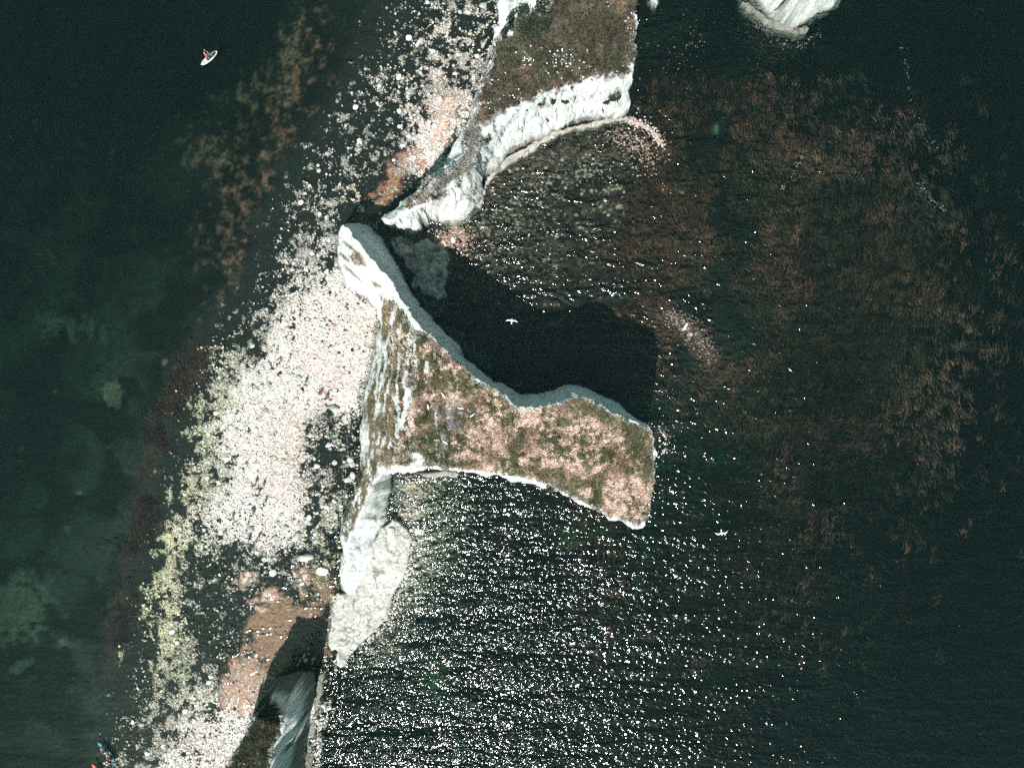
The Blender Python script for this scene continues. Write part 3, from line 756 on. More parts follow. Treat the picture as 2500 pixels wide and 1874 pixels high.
# ---------- C: stack at the bottom edge
C_base = [(672, 1652, 0), (690, 1645, 0), (735, 1636, 0), (765, 1634, 0), (775, 1660, 0), (768, 1700, 0), (758, 1740, 0), (750, 1780, 0), (742, 1830, 0), (744, 1874, 0), (740, 2100, 0), (560, 2150, 0), (480, 2100, 0), (500, 1990, 0), (560, 1890, 0), (592, 1840, 0), (622, 1775, 0), (636, 1725, 0), (648, 1690, 0)]
C_crest = [(661, 1668, 12), (663, 1714, 13.5), (676, 1716, 13.8), (693, 1740, 14), (694, 1765, 14), (683, 1797, 14), (670, 1837, 14), (660, 1874, 14.5), (640, 2000, 15), (600, 2120, 15)]
C_w = [(645, 1672, 11), (630, 1712, 12), (618, 1760, 12.5), (590, 1812, 13), (556, 1862, 13.5), (510, 1950, 14), (500, 2080, 14)]
C_mid = [(672, 1660, 9.5), (700, 1655, 8.5), (735, 1650, 7.0), (750, 1668, 6.6), (748, 1705, 7), (736, 1727, 7.2), (729, 1763, 7.2), (723, 1817, 7.2), (718, 1874, 7.2), (714, 2000, 7.2)]
def paint_C(X, Y, Z, px, py, st, sl):
    n1 = fbm(X, Y, Z, sc=.8, o=4, seed=71); n3 = fbm(X, Y, Z, sc=3, o=3, seed=73)
    c = np.repeat(CH[None], len(X), 0) * (.9 + .15 * n1[:, None])
    c = strata(c, X, Y, Z, sl)
    poly = [(640, 1680), (655, 1690), (661, 1714), (676, 1718), (690, 1740), (690, 1768), (678, 1797), (664, 1837), (655, 1874), (620, 2100), (480, 2100), (540, 1900), (590, 1815), (620, 1760), (630, 1715)]
    veg = sstep(5, -5, sdf(px, py, poly) + (n1 - .5) * 14) * sstep(3, 6, Z)
    veg = veg * (1 - sstep(.62, .7, n3 * .5 + n1 * .5))
    vc = mixc(np.array([.036, .027, .018]) * (.4 + 1.2 * n1[:, None]), [.03, .04, .022], sstep(.45, .6, n3))
    c = c * (1 - veg[:, None]) + vc * veg[:, None]
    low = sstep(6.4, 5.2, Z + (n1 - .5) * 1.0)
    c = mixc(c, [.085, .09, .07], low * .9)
    return np.clip(c, 0, .85), veg
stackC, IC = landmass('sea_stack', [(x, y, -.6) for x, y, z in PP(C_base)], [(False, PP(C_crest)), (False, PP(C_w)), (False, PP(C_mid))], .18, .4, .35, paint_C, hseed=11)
tag(stackC, 'narrow shaded chalk stack beside the brown pool at the bottom edge of the photo', 'sea stack')

# ---------- D: corner cliff at the top right
D_base = [(1815, 2, 0), (1841, 25, 0), (1887, 51, 0), (1933, 72, 0), (1955, 66, 0), (1980, 52, 0), (2014, 30, 0), (2056, 0, 0), (2090, -60, 0), (2120, -260, 0), (1780, -260, 0), (1790, -60, 0)]
D_mid = [(1835, -15, 5), (1880, 8, 5), (1930, 22, 5.5), (1980, 10, 5), (2030, -20, 5)]
D_crest = [(1840, -70, 12), (1900, -50, 12), (1960, -45, 12), (2040, -70, 12), (2060, -200, 13)]
def paint_D(X, Y, Z, px, py, st, sl):
    n1 = fbm(X, Y, Z, sc=.8, o=4, seed=81)
    c = np.array([.62, .64, .62]) * (.80 + .35 * n1[:, None])
    c = mixc(c, [.08, .085, .07], sstep(.9, .2, Z + (n1 - .5) * .6) * .85)
    return c, 0 * X
stackD, _ = landmass('chalk_cliff', [(x, y, -.6) for x, y, z in PP(D_base)], [(False, PP(D_mid)), (False, PP(D_crest))], .2, .5, .5, paint_D, hseed=13)
tag(stackD, 'pale grey chalk cliff foot jutting into dark water at the top right', 'cliff')

# ---------- F: small rock at the top edge
F_base = [(1586, -20, 0), (1588, 6, 0), (1598, 14, 0), (1610, 8, 0), (1614, -20, 0), (1600, -40, 0)]
rockF, _ = landmass('rock', [(x, y, -.6) for x, y, z in PP(F_base)], [(True, PP([(1594, -18, 1.6), (1597, 3, 1.3), (1606, 0, 1.4), (1606, -22, 1.5)]))], .15, .3, .1, paint_D, hseed=15)
tag(rockF, 'small grey rock awash near the top edge, right of the headland', 'rock')

# ---------- flat wave-cut ledges
def paint_ledge(tone, crack=.5):
    def f(X, Y, Z, px, py, st, sl):
        n1 = fbm(X, Y, sc=.7, o=5, seed=91); n3 = fbm(X, Y, sc=3.2, o=3, seed=92); n2 = fbm(X, Y, sc=.25, o=3, seed=93)
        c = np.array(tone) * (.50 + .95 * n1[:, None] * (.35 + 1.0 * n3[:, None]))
        r = np.abs(fbm(X, Y, sc=.45, o=4, seed=94) - .5)
        c = mixc(c, np.array(tone) * .2, sstep(.040, .010, r) * crack * 1.5)
        c = mixc(c, np.array(tone) * .3, sstep(.64, .70, n3 * .7 + n1 * .3) * .8)
        c = mixc(c, [.10, .10, .075], sstep(.30, .0, Z + (n1 - .5) * .5) * .7)
        c = mixc(c, np.array(tone) * .45, sstep(.60, .72, n2 * .4 + n3 * .6) * .7)
        return np.clip(c, 0, .85), 0 * X
    return f
def ledge(name, poly, z, tone, rough, seed, label, inset=5.0, cat='rock ledge'):
    base = [(wx(x), wy(y), -.8) for x, y in poly]
    cx = sum(p[0] for p in poly) / len(poly); cy = sum(p[1] for p in poly) / len(poly)
    n = len(poly); ins = []
    area = sum(poly[i][0] * poly[(i + 1) % n][1] - poly[(i + 1) % n][0] * poly[i][1] for i in range(n))
    sg = 1 if area > 0 else -1
    for i in range(n):
        (x0, y0), (x1, y1), (x2, y2) = poly[i - 1], poly[i], poly[(i + 1) % n]
        tx, ty = x2 - x0, y2 - y0; l = math.hypot(tx, ty) + 1e-6
        ins.append((wx(x1 - sg * ty / l * inset), wy(y1 + sg * tx / l * inset), z))
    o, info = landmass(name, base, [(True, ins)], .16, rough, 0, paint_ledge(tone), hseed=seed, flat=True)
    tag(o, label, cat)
    return o
ledge('rock_ledge', [(900, 1330), (935, 1290), (958, 1268), (980, 1268), (998, 1285), (1008, 1312), (1006, 1345), (998, 1375), (984, 1414), (966, 1455), (955, 1490), (948, 1522), (910, 1547), (878, 1574), (860, 1600), (845, 1628), (826, 1634), (821, 1612), (824, 1588), (806, 1580), (796, 1565), (803, 1530), (808, 1488), (815, 1455), (850, 1440), (880, 1420)],
      .55, (.68, .66, .61), .6, 21, 'broad pale cracked chalk ledge at the foot of the fin below the big stack')
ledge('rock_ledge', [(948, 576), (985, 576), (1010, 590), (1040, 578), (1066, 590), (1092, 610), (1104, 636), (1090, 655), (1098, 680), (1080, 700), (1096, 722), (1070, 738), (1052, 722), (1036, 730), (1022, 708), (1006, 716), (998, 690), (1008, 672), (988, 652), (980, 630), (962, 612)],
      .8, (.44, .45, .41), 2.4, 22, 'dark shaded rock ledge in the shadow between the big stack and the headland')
ledge('rock_ledge', [(1165, 505), (1176, 470), (1180, 440), (1205, 412), (1236, 386), (1290, 348), (1350, 323), (1430, 298), (1520, 284), (1528, 278), (1545, 296), (1530, 298), (1480, 303), (1435, 310), (1355, 336), (1300, 362), (1245, 402), (1215, 428), (1190, 452), (1184, 480), (1174, 520)],
      .4, (.52, .47, .42), .35, 23, 'thin pale ledge curving along the foot of the headland white face', inset=2.0)
ledge('rock_ledge', [(1812, 2), (1830, 10), (1870, 40), (1930, 68), (1955, 66), (1975, 55), (1974, 76), (1962, 86), (1946, 92), (1904, 78), (1853, 48), (1826, 28), (1811, 12)],
      .45, (.30, .29, .255), .35, 24, 'grey ledge rim around the foot of the top right cliff', inset=2.5)
ledge('rock_ledge', [(1025, 1150), (1110, 1150), (1130, 1160), (1110, 1172), (1085, 1170), (1060, 1178), (1030, 1168)],
      .35, (.45, .42, .38), .4, 25, 'small pale ledge showing under the south rim of the big stack', inset=4)
ledge('rock_ledge', [(790, 1625), (796, 1650), (790, 1700), (780, 1740), (772, 1780), (766, 1830), (764, 1890), (745, 1890), (745, 1830), (752, 1780), (762, 1735), (770, 1700), (776, 1660)],
      .25, (.33, .33, .28), .4, 26, 'narrow weedy ledge along the east foot of the bottom stack', inset=3)

# ------------------------------------------------------------------ stones
t_ = (1 + 5 ** .5) / 2
ICO_V = np.array([(-1, t_, 0), (1, t_, 0), (-1, -t_, 0), (1, -t_, 0), (0, -1, t_), (0, 1, t_), (0, -1, -t_), (0, 1, -t_), (t_, 0, -1), (t_, 0, 1), (-t_, 0, -1), (-t_, 0, 1)], float)
ICO_V /= np.linalg.norm(ICO_V[0])
ICO_F = np.array([(0, 11, 5), (0, 5, 1), (0, 1, 7), (0, 7, 10), (0, 10, 11), (1, 5, 9), (5, 11, 4), (11, 10, 2), (10, 7, 6), (7, 1, 8), (3, 9, 4), (3, 4, 2), (3, 2, 6), (3, 6, 8), (3, 8, 9), (4, 9, 5), (2, 4, 11), (6, 2, 10), (8, 6, 7), (9, 8, 1)])

def stones_mesh(name, x, y, z, size, col, flat=.6):
    n = len(x)
    V = np.repeat(ICO_V[None], n, 0) * (0.72 + .5 * rng.random((n, 12, 1)))
    a = rng.random(n) * 6.283
    tl = rng.normal(0, .35, n)
    sc = np.stack([size * (.8 + .5 * rng.random(n)), size * (.6 + .4 * rng.random(n)), size * (flat * (.6 + .6 * rng.random(n)))], -1)
    V = V * sc[:, None, :]
    ct, st = np.cos(tl)[:, None], np.sin(tl)[:, None]
    V = np.stack([V[..., 0] * ct + V[..., 2] * st, V[..., 1], -V[..., 0] * st + V[..., 2] * ct], -1)
    ca, sa = np.cos(a)[:, None], np.sin(a)[:, None]
    V = np.stack([V[..., 0] * ca - V[..., 1] * sa, V[..., 0] * sa + V[..., 1] * ca, V[..., 2]], -1)
    V += np.stack([x, y, z], -1)[:, None, :]
    F = (ICO_F[None] + (np.arange(n) * 12)[:, None, None]).reshape(-1)
    C = np.repeat(col[:, None, :], 12, 1).reshape(-1, 3)
    return mesh_from(name, V.reshape(-1, 3), F, 3, M_STONE, colors=C)

def land_mask(PX, PY):
    """inside the foot of one of the land masses"""
    m = np.zeros(PX.shape, bool)
    for b_ in ([(wx(a), wy(b)) for a, b, c in A_south + A_west] + [(wx(1500), wy(-300))],):
        pass
    return m
FOOT_A = [(p[0], p[1]) for p in PP(A_south) + under(A_wtop, (-.35, .25)) + under(A_eastT, (.5, 0))]
FOOT_B = [(p[0], p[1]) for p in PP(B_north) + under(east, (.45, 0)) + under(south, (0, -.4)) + PP(fin_east) + PP(B_west)]
FOOT_C = [(p[0], p[1]) for p in PP(C_base)]
def on_land(x, y, pad=.1):
    m = np.zeros(x.shape, bool)
    for f in (FOOT_A, FOOT_B, FOOT_C): m |= sdf(x, y, f) < pad
    return m

def sand_sup(PX, PY):
    s = np.zeros(PX.shape)
    for poly, col, sup, zz in SAND: s = np.maximum(s, sstep(14, -8, sdf(PX, PY, poly)) * sup * .93)
    return s

def scatter_beach(n, smin, smax, power, seed):
    r = np.random.default_rng(seed)
    py = r.uniform(-30, 1910, n * 3)
    l = LX(py, L_Y, L_X); rr = LX(py, R_Y, R_X)
    px = l - 40 + r.random(len(py)) * (rr + 60 - l)
    # equal area: keep in proportion to the local width of the shore
    keep = r.random(len(py)) < (rr - l + 100) / 560.0
    px, py = px[keep], py[keep]
    x, y = wx(px), wy(py)
    br, gr, pk, dk, u, ins = beach_fields(px, py)
    patch = fbm(x, y, sc=.9, o=4, seed=11) * .55 + fbm(x, y, sc=2.2, o=3, seed=13) * .45
    p = np.clip((.12 + 1.0 * br) * (.12 + .88 * sstep(-10, 110, u)) * (.10 + 2.2 * sstep(.46, .58, patch + (br - .55) * .22)) * .55, 0, 1) * sstep(-35, -5, u)
    p *= 1 - sand_sup(px, py)
    k = (r.random(len(px)) < p) & ~on_land(x, y)
    px, py, x, y, br, gr, pk, dk, u = [a[k] for a in (px, py, x, y, br, gr, pk, dk, u)]
    px, py, x, y, br, gr, pk, dk, u = [a[:n] for a in (px, py, x, y, br, gr, pk, dk, u)]
    sz = smin + (smax - smin) * r.random(len(x)) ** power
    return px, py, x, y, br, gr, pk, dk, u, sz, r

def stone_cols(br, gr, pk, dk, r, X, Y):
    n = len(br)
    c = np.array([.68, .635, .59])[None] * (.22 + .60 * r.random((n, 1)) + .28 * sstep(.5, .95, br)[:, None])
    g = (r.random(n) < gr * .9); c[g] = np.array([.40, .385, .25]) * (.5 + .8 * r.random((g.sum(), 1)))
    p = (r.random(n) < pk * .45); c[p] = np.array([.58, .45, .38]) * (.6 + .5 * r.random((p.sum(), 1)))
    d = (r.random(n) < .06 + dk * .5); c[d] = np.array([.022, .028, .022]) * (.6 + .8 * r.random((d.sum(), 1)))
    return c

Q = scatter_beach(60000, .04, .20, 2.6, 101)
px, py, x, y, br, gr, pk, dk, u, sz, r = Q
big = fbm(x, y, sc=.25, o=3, seed=104)
sz = sz * (0.75 + .5 * sstep(.4, .6, big))
zg = ground_z(x, y)
zc = zg + sz * .25
zc = np.where((zc < .0) & (br > .2) & (r.random(len(x)) < .75), .02, zc)     # most of them break the surface
col = stone_cols(br, gr, pk, dk, r, x, y)
st_small = stones_mesh('beach_cobbles', x, y, zc, sz, col)
tag(st_small, 'white, pink and green-stained cobbles strewn over the dark shore', 'cobbles', None, 'stuff')

# gravel under the east cliffs, spit, reef and south cove
def scatter_path(n, pts, width, r):
    seg = [math.hypot(b[0] - a[0], b[1] - a[1]) for a, b in zip(pts[:-1], pts[1:])]
    c = np.cumsum([0] + seg)
    t = r.random(n) * c[-1]
    X = np.interp(t, c, [p[0] for p in pts]); Y = np.interp(t, c, [p[1] for p in pts])
    w_ = r.normal(0, width / 2, n); a = r.random(n) * 6.28
    return X + w_ * np.cos(a), Y + w_ * np.sin(a)
r = np.random.default_rng(55)
parts = []
def addp(n, pts, w, smin, smax, tone, zoff, rel=True):
    px, py = scatter_path(n, pts, w, r)
    x, y = wx(px), wy(py)
    k = ~on_land(x, y, .15); x, y = x[k], y[k]
    s = smin + (smax - smin) * r.random(len(x)) ** 2.2
    z = ground_z(x, y) + s * .3 if rel else np.full(len(x), zoff) + r.normal(0, .05, len(x))
    c = np.array(tone)[None] * (.45 + .7 * r.random((len(x), 1)))
    parts.append((x, y, z, s, c))
addp(380, [(1535, 292), (1580, 312), (1605, 335), (1618, 355)], 13, .07, .26, (.50, .41, .36), .02, False)
addp(700, [(1490, 320), (1560, 340), (1590, 400)], 70, .06, .22, (.45, .33, .27), -.2, False)
addp(900, [(1636, 768), (1680, 803), (1710, 835), (1732, 865)], 34, .05, .15, (.40, .31, .26), .0, False)
addp(1100, [(1636, 768), (1700, 825), (1735, 880)], 42, .08, .26, (.05, .036, .028), .0, False)
addp(90, [(1660, 785), (1690, 820)], 14, .08, .2, (.40, .36, .33), .0, False)
addp(3600, [(985, 1170), (1020, 1260), (1020, 1360), (980, 1450)], 80, .08, .36, (.50, .41, .34), 0)
addp(400, [(975, 1160), (965, 1240)], 16, .2, .6, (.2, .21, .18), 0)
addp(1500, [(1120, 1180), (1080, 1300), (1030, 1440)], 110, .08, .32, (.38, .31, .26), 0)
addp(110, [(1840, 60), (1890, 95), (1940, 120), (2000, 80)], 22, .05, .13, (.3, .27, .23), -.1, False)
addp(90, [(1630, 160), (1680, 120), (1720, 60)], 90, .05, .13, (.3, .27, .22), -.25, False)
addp(700, [(1060, 600), (1120, 560), (1140, 600)], 40, .1, .3, (.35, .24, .19), -.1, False)
addp(500, [(1020, 700), (1060, 800), (1130, 850), (1200, 900)], 40, .15, .5, (.22, .22, .19), 0)
addp(80, [(1602, 1040), (1630, 1070), (1620, 1110)], 20, .06, .2, (.6, .5, .45), .0, False)
addp(70, [(2240, 440), (2270, 480), (2310, 515)], 9, .05, .12, (.3, .28, .25), -.2, False)
addp(60, [(2205, 100), (2220, 200), (2225, 260), (2290, 360)], 16, .05, .13, (.3, .27, .24), -.25, False)
addp(60, [(1970, 365), (1910, 465)], 12, .05, .15, (.3, .26, .22), -.25, False)
addp(2600, [(1080, 590), (1180, 480), (1290, 400), (1420, 370), (1530, 380)], 90, .10, .40, (.11, .075, .058), 0)
addp(700, [(1120, 600), (1200, 520), (1330, 430), (1500, 400)], 130, .12, .42, (.34, .26, .22), 0)
addp(700, [(1140, 660), (1300, 600), (1480, 640)], 100, .10, .36, (.10, .07, .055), 0)
addp(900, [(980, 1290), (985, 1380), (930, 1480), (850, 1590)], 70, .05, .16, (.62, .6, .55), .5, False)
addp(260, [(1003, 1290), (1003, 1370), (975, 1450), (950, 1520), (880, 1580)], 16, .08, .3, (.6, .57, .52), .15, False)
addp(160, [(870, 1460), (830, 1450), (815, 1500)], 22, .06, .28, (.6, .58, .54), .45, False)
addp(300, [(1020, 590), (1085, 640), (1080, 710), (1040, 760)], 40, .1, .42, (.40, .40, .36), 0)
x, y, z, s, c = [np.concatenate(a) for a in zip(*parts)]
so = stones_mesh('cove_stones', x, y, z, s, c)
tag(so, 'small brown and pale stones under the sea cliffs and on the reef', 'stones', None, 'stuff')

# larger boulders, each an object of its own
def boulder_mesh(seed):
    r = np.random.default_rng(seed)
    import bmesh
    bm = bmesh.new()
    bmesh.ops.create_icosphere(bm, subdivisions=3, radius=1.0)
    planes = []
    for i in range(11):
        n_ = r.normal(size=3); n_ /= np.linalg.norm(n_); planes.append((n_, .62 + .25 * r.random()))
    for v_ in bm.verts:
        c = np.array(v_.co)
        for n_, d in planes:
            k = c @ n_ - d
            if k > 0: c = c - n_ * k
        nn = fbm(np.array([c[0] * 2 + seed]), np.array([c[1] * 2]), np.array([c[2] * 2]), sc=1.3, o=3, seed=seed)[0]
        v_.co = c * (.92 + .2 * nn)
    me = bpy.data.meshes.new('boulder'); bm.to_mesh(me); bm.free()
    return me
def boulder_mat(name, col, spread=.25):
    m, nt, b = new_mat(name)
    N, L = nt.nodes, nt.links
    tc = N.new('ShaderNodeTexCoord'); nz = N.new('ShaderNodeTexNoise'); nz.inputs['Scale'].default_value = 2.5; nz.inputs['Detail'].default_value = 7
    L.new(tc.outputs['Object'], nz.inputs['Vector'])
    rp = N.new('ShaderNodeValToRGB'); c = np.array(col)
    rp.color_ramp.elements[0].position = .32; rp.color_ramp.elements[0].color = (*(c * .55), 1)
    rp.color_ramp.elements[1].position = .55; rp.color_ramp.elements[1].color = (*c, 1)
    L.new(nz.outputs['Fac'], rp.inputs[0])
    oi = N.new('ShaderNodeObjectInfo'); mr = N.new('ShaderNodeMapRange'); mr.inputs['To Min'].default_value = 1 - spread; mr.inputs['To Max'].default_value = 1 + spread
    L.new(oi.outputs['Random'], mr.inputs['Value'])
    mx = N.new('ShaderNodeMix'); mx.data_type = 'RGBA'; mx.blend_type = 'MULTIPLY'; mx.inputs[0].default_value = 1
    L.new(rp.outputs[0], mx.inputs[6]); L.new(mr.outputs[0], mx.inputs[7]); L.new(mx.outputs[2], b.inputs['Base Color'])
    b.inputs['Roughness'].default_value = .9; b.inputs['Specular IOR Level'].default_value = .15
    bp = N.new('ShaderNodeBump'); bp.inputs['Distance'].default_value = .08; L.new(nz.outputs['Fac'], bp.inputs['Height']); L.new(bp.outputs[0], b.inputs['Normal'])
    return m
BM = {'pale': boulder_mat('boulder_chalk', (.60, .58, .54)), 'grey': boulder_mat('boulder_grey', (.36, .37, .355), .15), 'green': boulder_mat('boulder_algae', (.30, .285, .19)),
      'dark': boulder_mat('boulder_weed', (.022, .028, .022)), 'pink': boulder_mat('boulder_pink', (.56, .42, .36))}
protos = {}
for kname, m in BM.items():
    protos[kname] = []
    for i in range(5):
        me = boulder_mesh(200 + i + 10 * len(protos)); me.materials.append(m); protos[kname].append(me)
def boulder(kind, x, y, r_, label, group=None, flat=.55, z=None, rot=None, ax=None):
    me = random.choice(protos[kind])
    o = bpy.data.objects.new('boulder', me); COL.objects.link(o)
    s1, s2 = ax or (random.uniform(.95, 1.25), random.uniform(.75, 1.0))
    o.scale = (r_ * s1, r_ * s2, r_ * flat)
    zz = float(ground_z(x, y)[0]) + r_ * flat * .45 if z is None else z
    o.location = (x, y, max(zz, r_ * flat * .1 - .05))
    o.rotation_euler = (random.uniform(-.15, .15), random.uniform(-.15, .15), random.uniform(0, 6.28) if rot is None else rot)
    tag(o, label, 'boulder', group)
    return o
NAMED = [  # px, py, radius m, kind, label, sx, sy, rot
    (787, 1393, .78, 'pale', 'flat off-white square boulder beside the brown pool, close to the fin', 1.25, .9, -.1),
    (957, 1294, .62, 'pale', 'bright white square block on the upper end of the pale ledge', .95, 1.1, .2),
    (726, 1309, .75, 'grey', 'large rounded grey-blue boulder on shingle left of the fin', .95, 1.15, -.5),
    (670, 1313, .62, 'grey', 'oblong grey boulder pointing up right, between people and rounded boulder', .7, 1.15, -.8),
    (699, 1287, .48, 'grey', 'small grey boulder with dark shadow above the oblong grey one', 1, .9, 0),
    (614, 1290, .6, 'grey', 'dark topped grey boulder just above the crouching person', 1.1, .8, .1),
    (744, 1360, .9, 'pale', 'long pale slab among dark weed left of the fin tip', 1.5, .7, .1),
    (645, 1364, .5, 'grey', 'light grey boulder among dark weed below the people', 1.1, .9, 0),
    (666, 1397, .55, 'pale', 'pale angular boulder in the dark weed above the pool', 1.1, 1.0, .5),
    (855, 1123, .5, 'pale', 'pale boulder touching a lower twin, against the west foot of the big stack', 1.1, .8, -.4),
    (860, 1133, .52, 'grey', 'grey lower twin of two touching boulders by the west foot of the stack', .9, 1.0, .6),
    (860, 1160, .52, 'pale', 'pale boulder just below the two touching ones by the stack', .95, 1.15, .4),
    (817, 1129, .42, 'pink', 'pinkish boulder in the dark stones left of the touching pair', 1, 1, 0),
    (773, 1136, .5, 'pale', 'pale boulder in the dark stones, left of the pinkish one', 1.15, .8, -.3),
    (802, 1085, .48, 'pale', 'pale boulder at the top of the dark stony patch west of the stack', 1.2, .8, .4),
    (748, 1080, .46, 'grey', 'grey boulder at the upper left edge of the dark stony patch', 1.2, .8, .3),
    (730, 923, .52, 'grey', 'dark grey rounded boulder beside the upper pink sand patch', 1, .85, .2),
    (818, 998, .75, 'grey', 'low grey boulder on white shingle right of the upper group of people', 1.3, .8, -.1),
    (850, 1171, .55, 'pale', 'pale broad boulder above where the fin begins, on dark stones', 1.2, .9, .1),
    (1024, 1297, .62, 'pale', 'pale grey boulder in the water right of the ledge head', 1.3, .8, .1),
    (1010, 1325, .5, 'grey', 'grey boulder awash against the right side of the ledge head', 1, 1, .2),
    (1080, 596, .75, 'pink', 'pale pinkish rock pile edge beside the shaded ledge', 1.2, .9, .4),
    (1106, 586, .5, 'pale', 'pale upright rock at the foot of the headland buttress', .7, 1.2, .3),
    (1672, 797, .5, 'pale', 'pale narrow rock standing in the middle of the speckled reef', .5, 1.6, -.5),
    (990, 1152, .8, 'dark', 'dark wet rock in the corner under the big stack south rim', 1.2, .8, 0),
    (1022, 105, .55, 'pale', 'long pale slab lying on the beach west of the headland', 1.6, .6, .9),
    (998, 92, .5, 'pale', 'rounded pale boulder left of the long slab west of the headland', 1, .9, .1),
    (1180, 14, .6, 'grey', 'largest grey boulder by the headland at the top edge', 1.1, .9, .5),
]
for px_, py_, r_, kd, lb, a_, b_, rt in NAMED:
    on_ledge = .55 + r_ * .25 if 'upper end of the pale ledge' in lb else None
    boulder(kd, wx(px_), wy(py_), r_, lb, None, .6, on_ledge, rt, (a_, b_))
GROUPS = [  # name, px box test, label per kind
    ('north', lambda px, py: py < 480, 'on the beach west of the headland'),
    ('mid', lambda px, py: (py >= 480) & (py < 860), 'on the shore left of the big stack upper wall'),
    ('pale', lambda px, py: (py >= 860) & (py < 1260), 'on the middle stretch of beach left of the stack'),
    ('low', lambda px, py: (py >= 1260) & (py < 1580), 'on the weedy shore above and left of the brown pool'),
    ('south', lambda px, py: py >= 1580, 'on the shore left of the bottom stack'),
]
KW = {'pale': 'pale chalk boulder', 'grey': 'smooth grey boulder', 'green': 'yellow-green algae covered boulder', 'dark': 'dark weed-covered boulder', 'pink': 'pinkish boulder'}
r = np.random.default_rng(303)
cnt = 0
placed = [(wx(n_[0]), wy(n_[1]), n_[2]) for n_ in NAMED]
Q = scatter_beach(3000, .24, .46, 1.8, 404)
for i in range(len(Q[0])):
    if cnt >= 262: break
    px_, py_, x_, y_, br_, gr_, pk_, dk_, u_, s_ = [float(a[i]) for a in Q[:10]]
    if not (5 < px_ < 2495 and 5 < py_ < 1869): continue
    if any((x_ - a) ** 2 + (y_ - b) ** 2 < (s_ + c_) ** 2 for a, b, c_ in placed): continue
    if 540 < px_ < 720 and 1140 < py_ < 1330: continue
    q = r.random()
    if q < dk_ * .75 + .03: kd = 'dark'
    elif q < dk_ * .75 + .03 + gr_ * .7: kd = 'green'
    elif q < .97 - pk_ * .25: kd = 'pale' if r.random() < .7 else 'grey'
    else: kd = 'pink'
    if kd == 'dark' and br_ < .3: continue
    for gname, test, where in GROUPS:
        if test(px_, py_): break
    lb = KW[kd] + ' ' + where
    boulder(kd, x_, y_, s_, lb, lb.replace('boulder', 'boulders'))
    placed.append((x_, y_, s_)); cnt += 1

# ------------------------------------------------------------------ grass, flowers, weed
def tufts(name, info, n, cmap, hmin, hmax, seed, thr=.55, lean=.5, blades=6, width=.07, select=None):
    r = np.random.default_rng(seed)
    ok = info['veg'] > thr
    if select is not None: ok &= select(info)
    idx = np.nonzero(ok)[0]
    if len(idx) == 0: return None
    w = idx[r.integers(0, len(idx), n)]
    B = info['V'][w] + np.stack([r.uniform(-.1, .1, n), r.uniform(-.1, .1, n), np.full(n, -.04)], -1)
    base_c = cmap(info, w, r)
    hh = r.uniform(hmin, hmax, n)
    la = fbm(B[:, 0], B[:, 1], sc=.25, o=2, seed=seed) * 12.0 + r.normal(0, .5, n)     # lie of the grass
    V = []; C = []
    for k in range(blades):
        a = la + r.normal(0, .7, n)
        ln = lean * (0.4 + 1.2 * r.random(n)) * hh
        d = np.stack([np.cos(a), np.sin(a), 0 * a], -1)
        s = np.stack([-np.sin(a), np.cos(a), 0 * a], -1) * (width * (.6 + .8 * r.random(n)))[:, None]
        o = np.stack([r.normal(0, .12, n), r.normal(0, .12, n), 0 * a], -1)
        b0 = B + o - s; b1 = B + o + s
        m0 = B + o + d * ln[:, None] * .45 - s * .7; m0[:, 2] += hh * .7
        m1 = B + o + d * ln[:, None] * .45 + s * .7; m1[:, 2] += hh * .7
        tp = B + o + d * ln[:, None] * 1.3; tp[:, 2] += hh * .85
        V.append(np.stack([b0, b1, m0, m1, tp], 1))
        cc = base_c * (.75 + .5 * r.random((n, 1)))
        C.append(np.repeat(cc[:, None, :], 5, 1))
    V = np.concatenate(V).reshape(-1, 3); C = np.concatenate(C).reshape(-1, 3)
    m = len(V) // 5
    f = np.array([(0, 1, 3), (0, 3, 2), (2, 3, 4)])
    F = (f[None] + (np.arange(m) * 5)[:, None, None]).reshape(-1)
    return mesh_from(name, V, F, 3, M_GRASS, colors=np.clip(C, 0, 1))

def cm_soil(gain=1.0, jitter=.25):
    jitter = jitter * 1.4
    def f(info, w, r):
        c = info['col'][w] * gain
        return c * (1 - jitter + 2 * jitter * r.random((len(w), 1)))
    return f
g1 = tufts('grass', IB, 26000, cm_soil(1.15, .35), .12, .38, 5, thr=.6, select=lambda i: i['px'] > 930)
tag(g1, 'straw and olive grass covering the big stack', 'grass', None, 'stuff')
g2 = tufts('grass', IA, 30000, cm_soil(1.15, .65), .14, .5, 6, thr=.6, select=lambda i: (i['py'] > -40))
tag(g2, 'brown heathy grass covering the headland', 'grass', None, 'stuff')
g3 = tufts('grass', IC, 5000, cm_soil(1.0, .6), .12, .35, 7, thr=.6, select=lambda i: i['py'] < 1900)
tag(g3, 'dark brown grass on the bottom stack', 'grass', None, 'stuff')

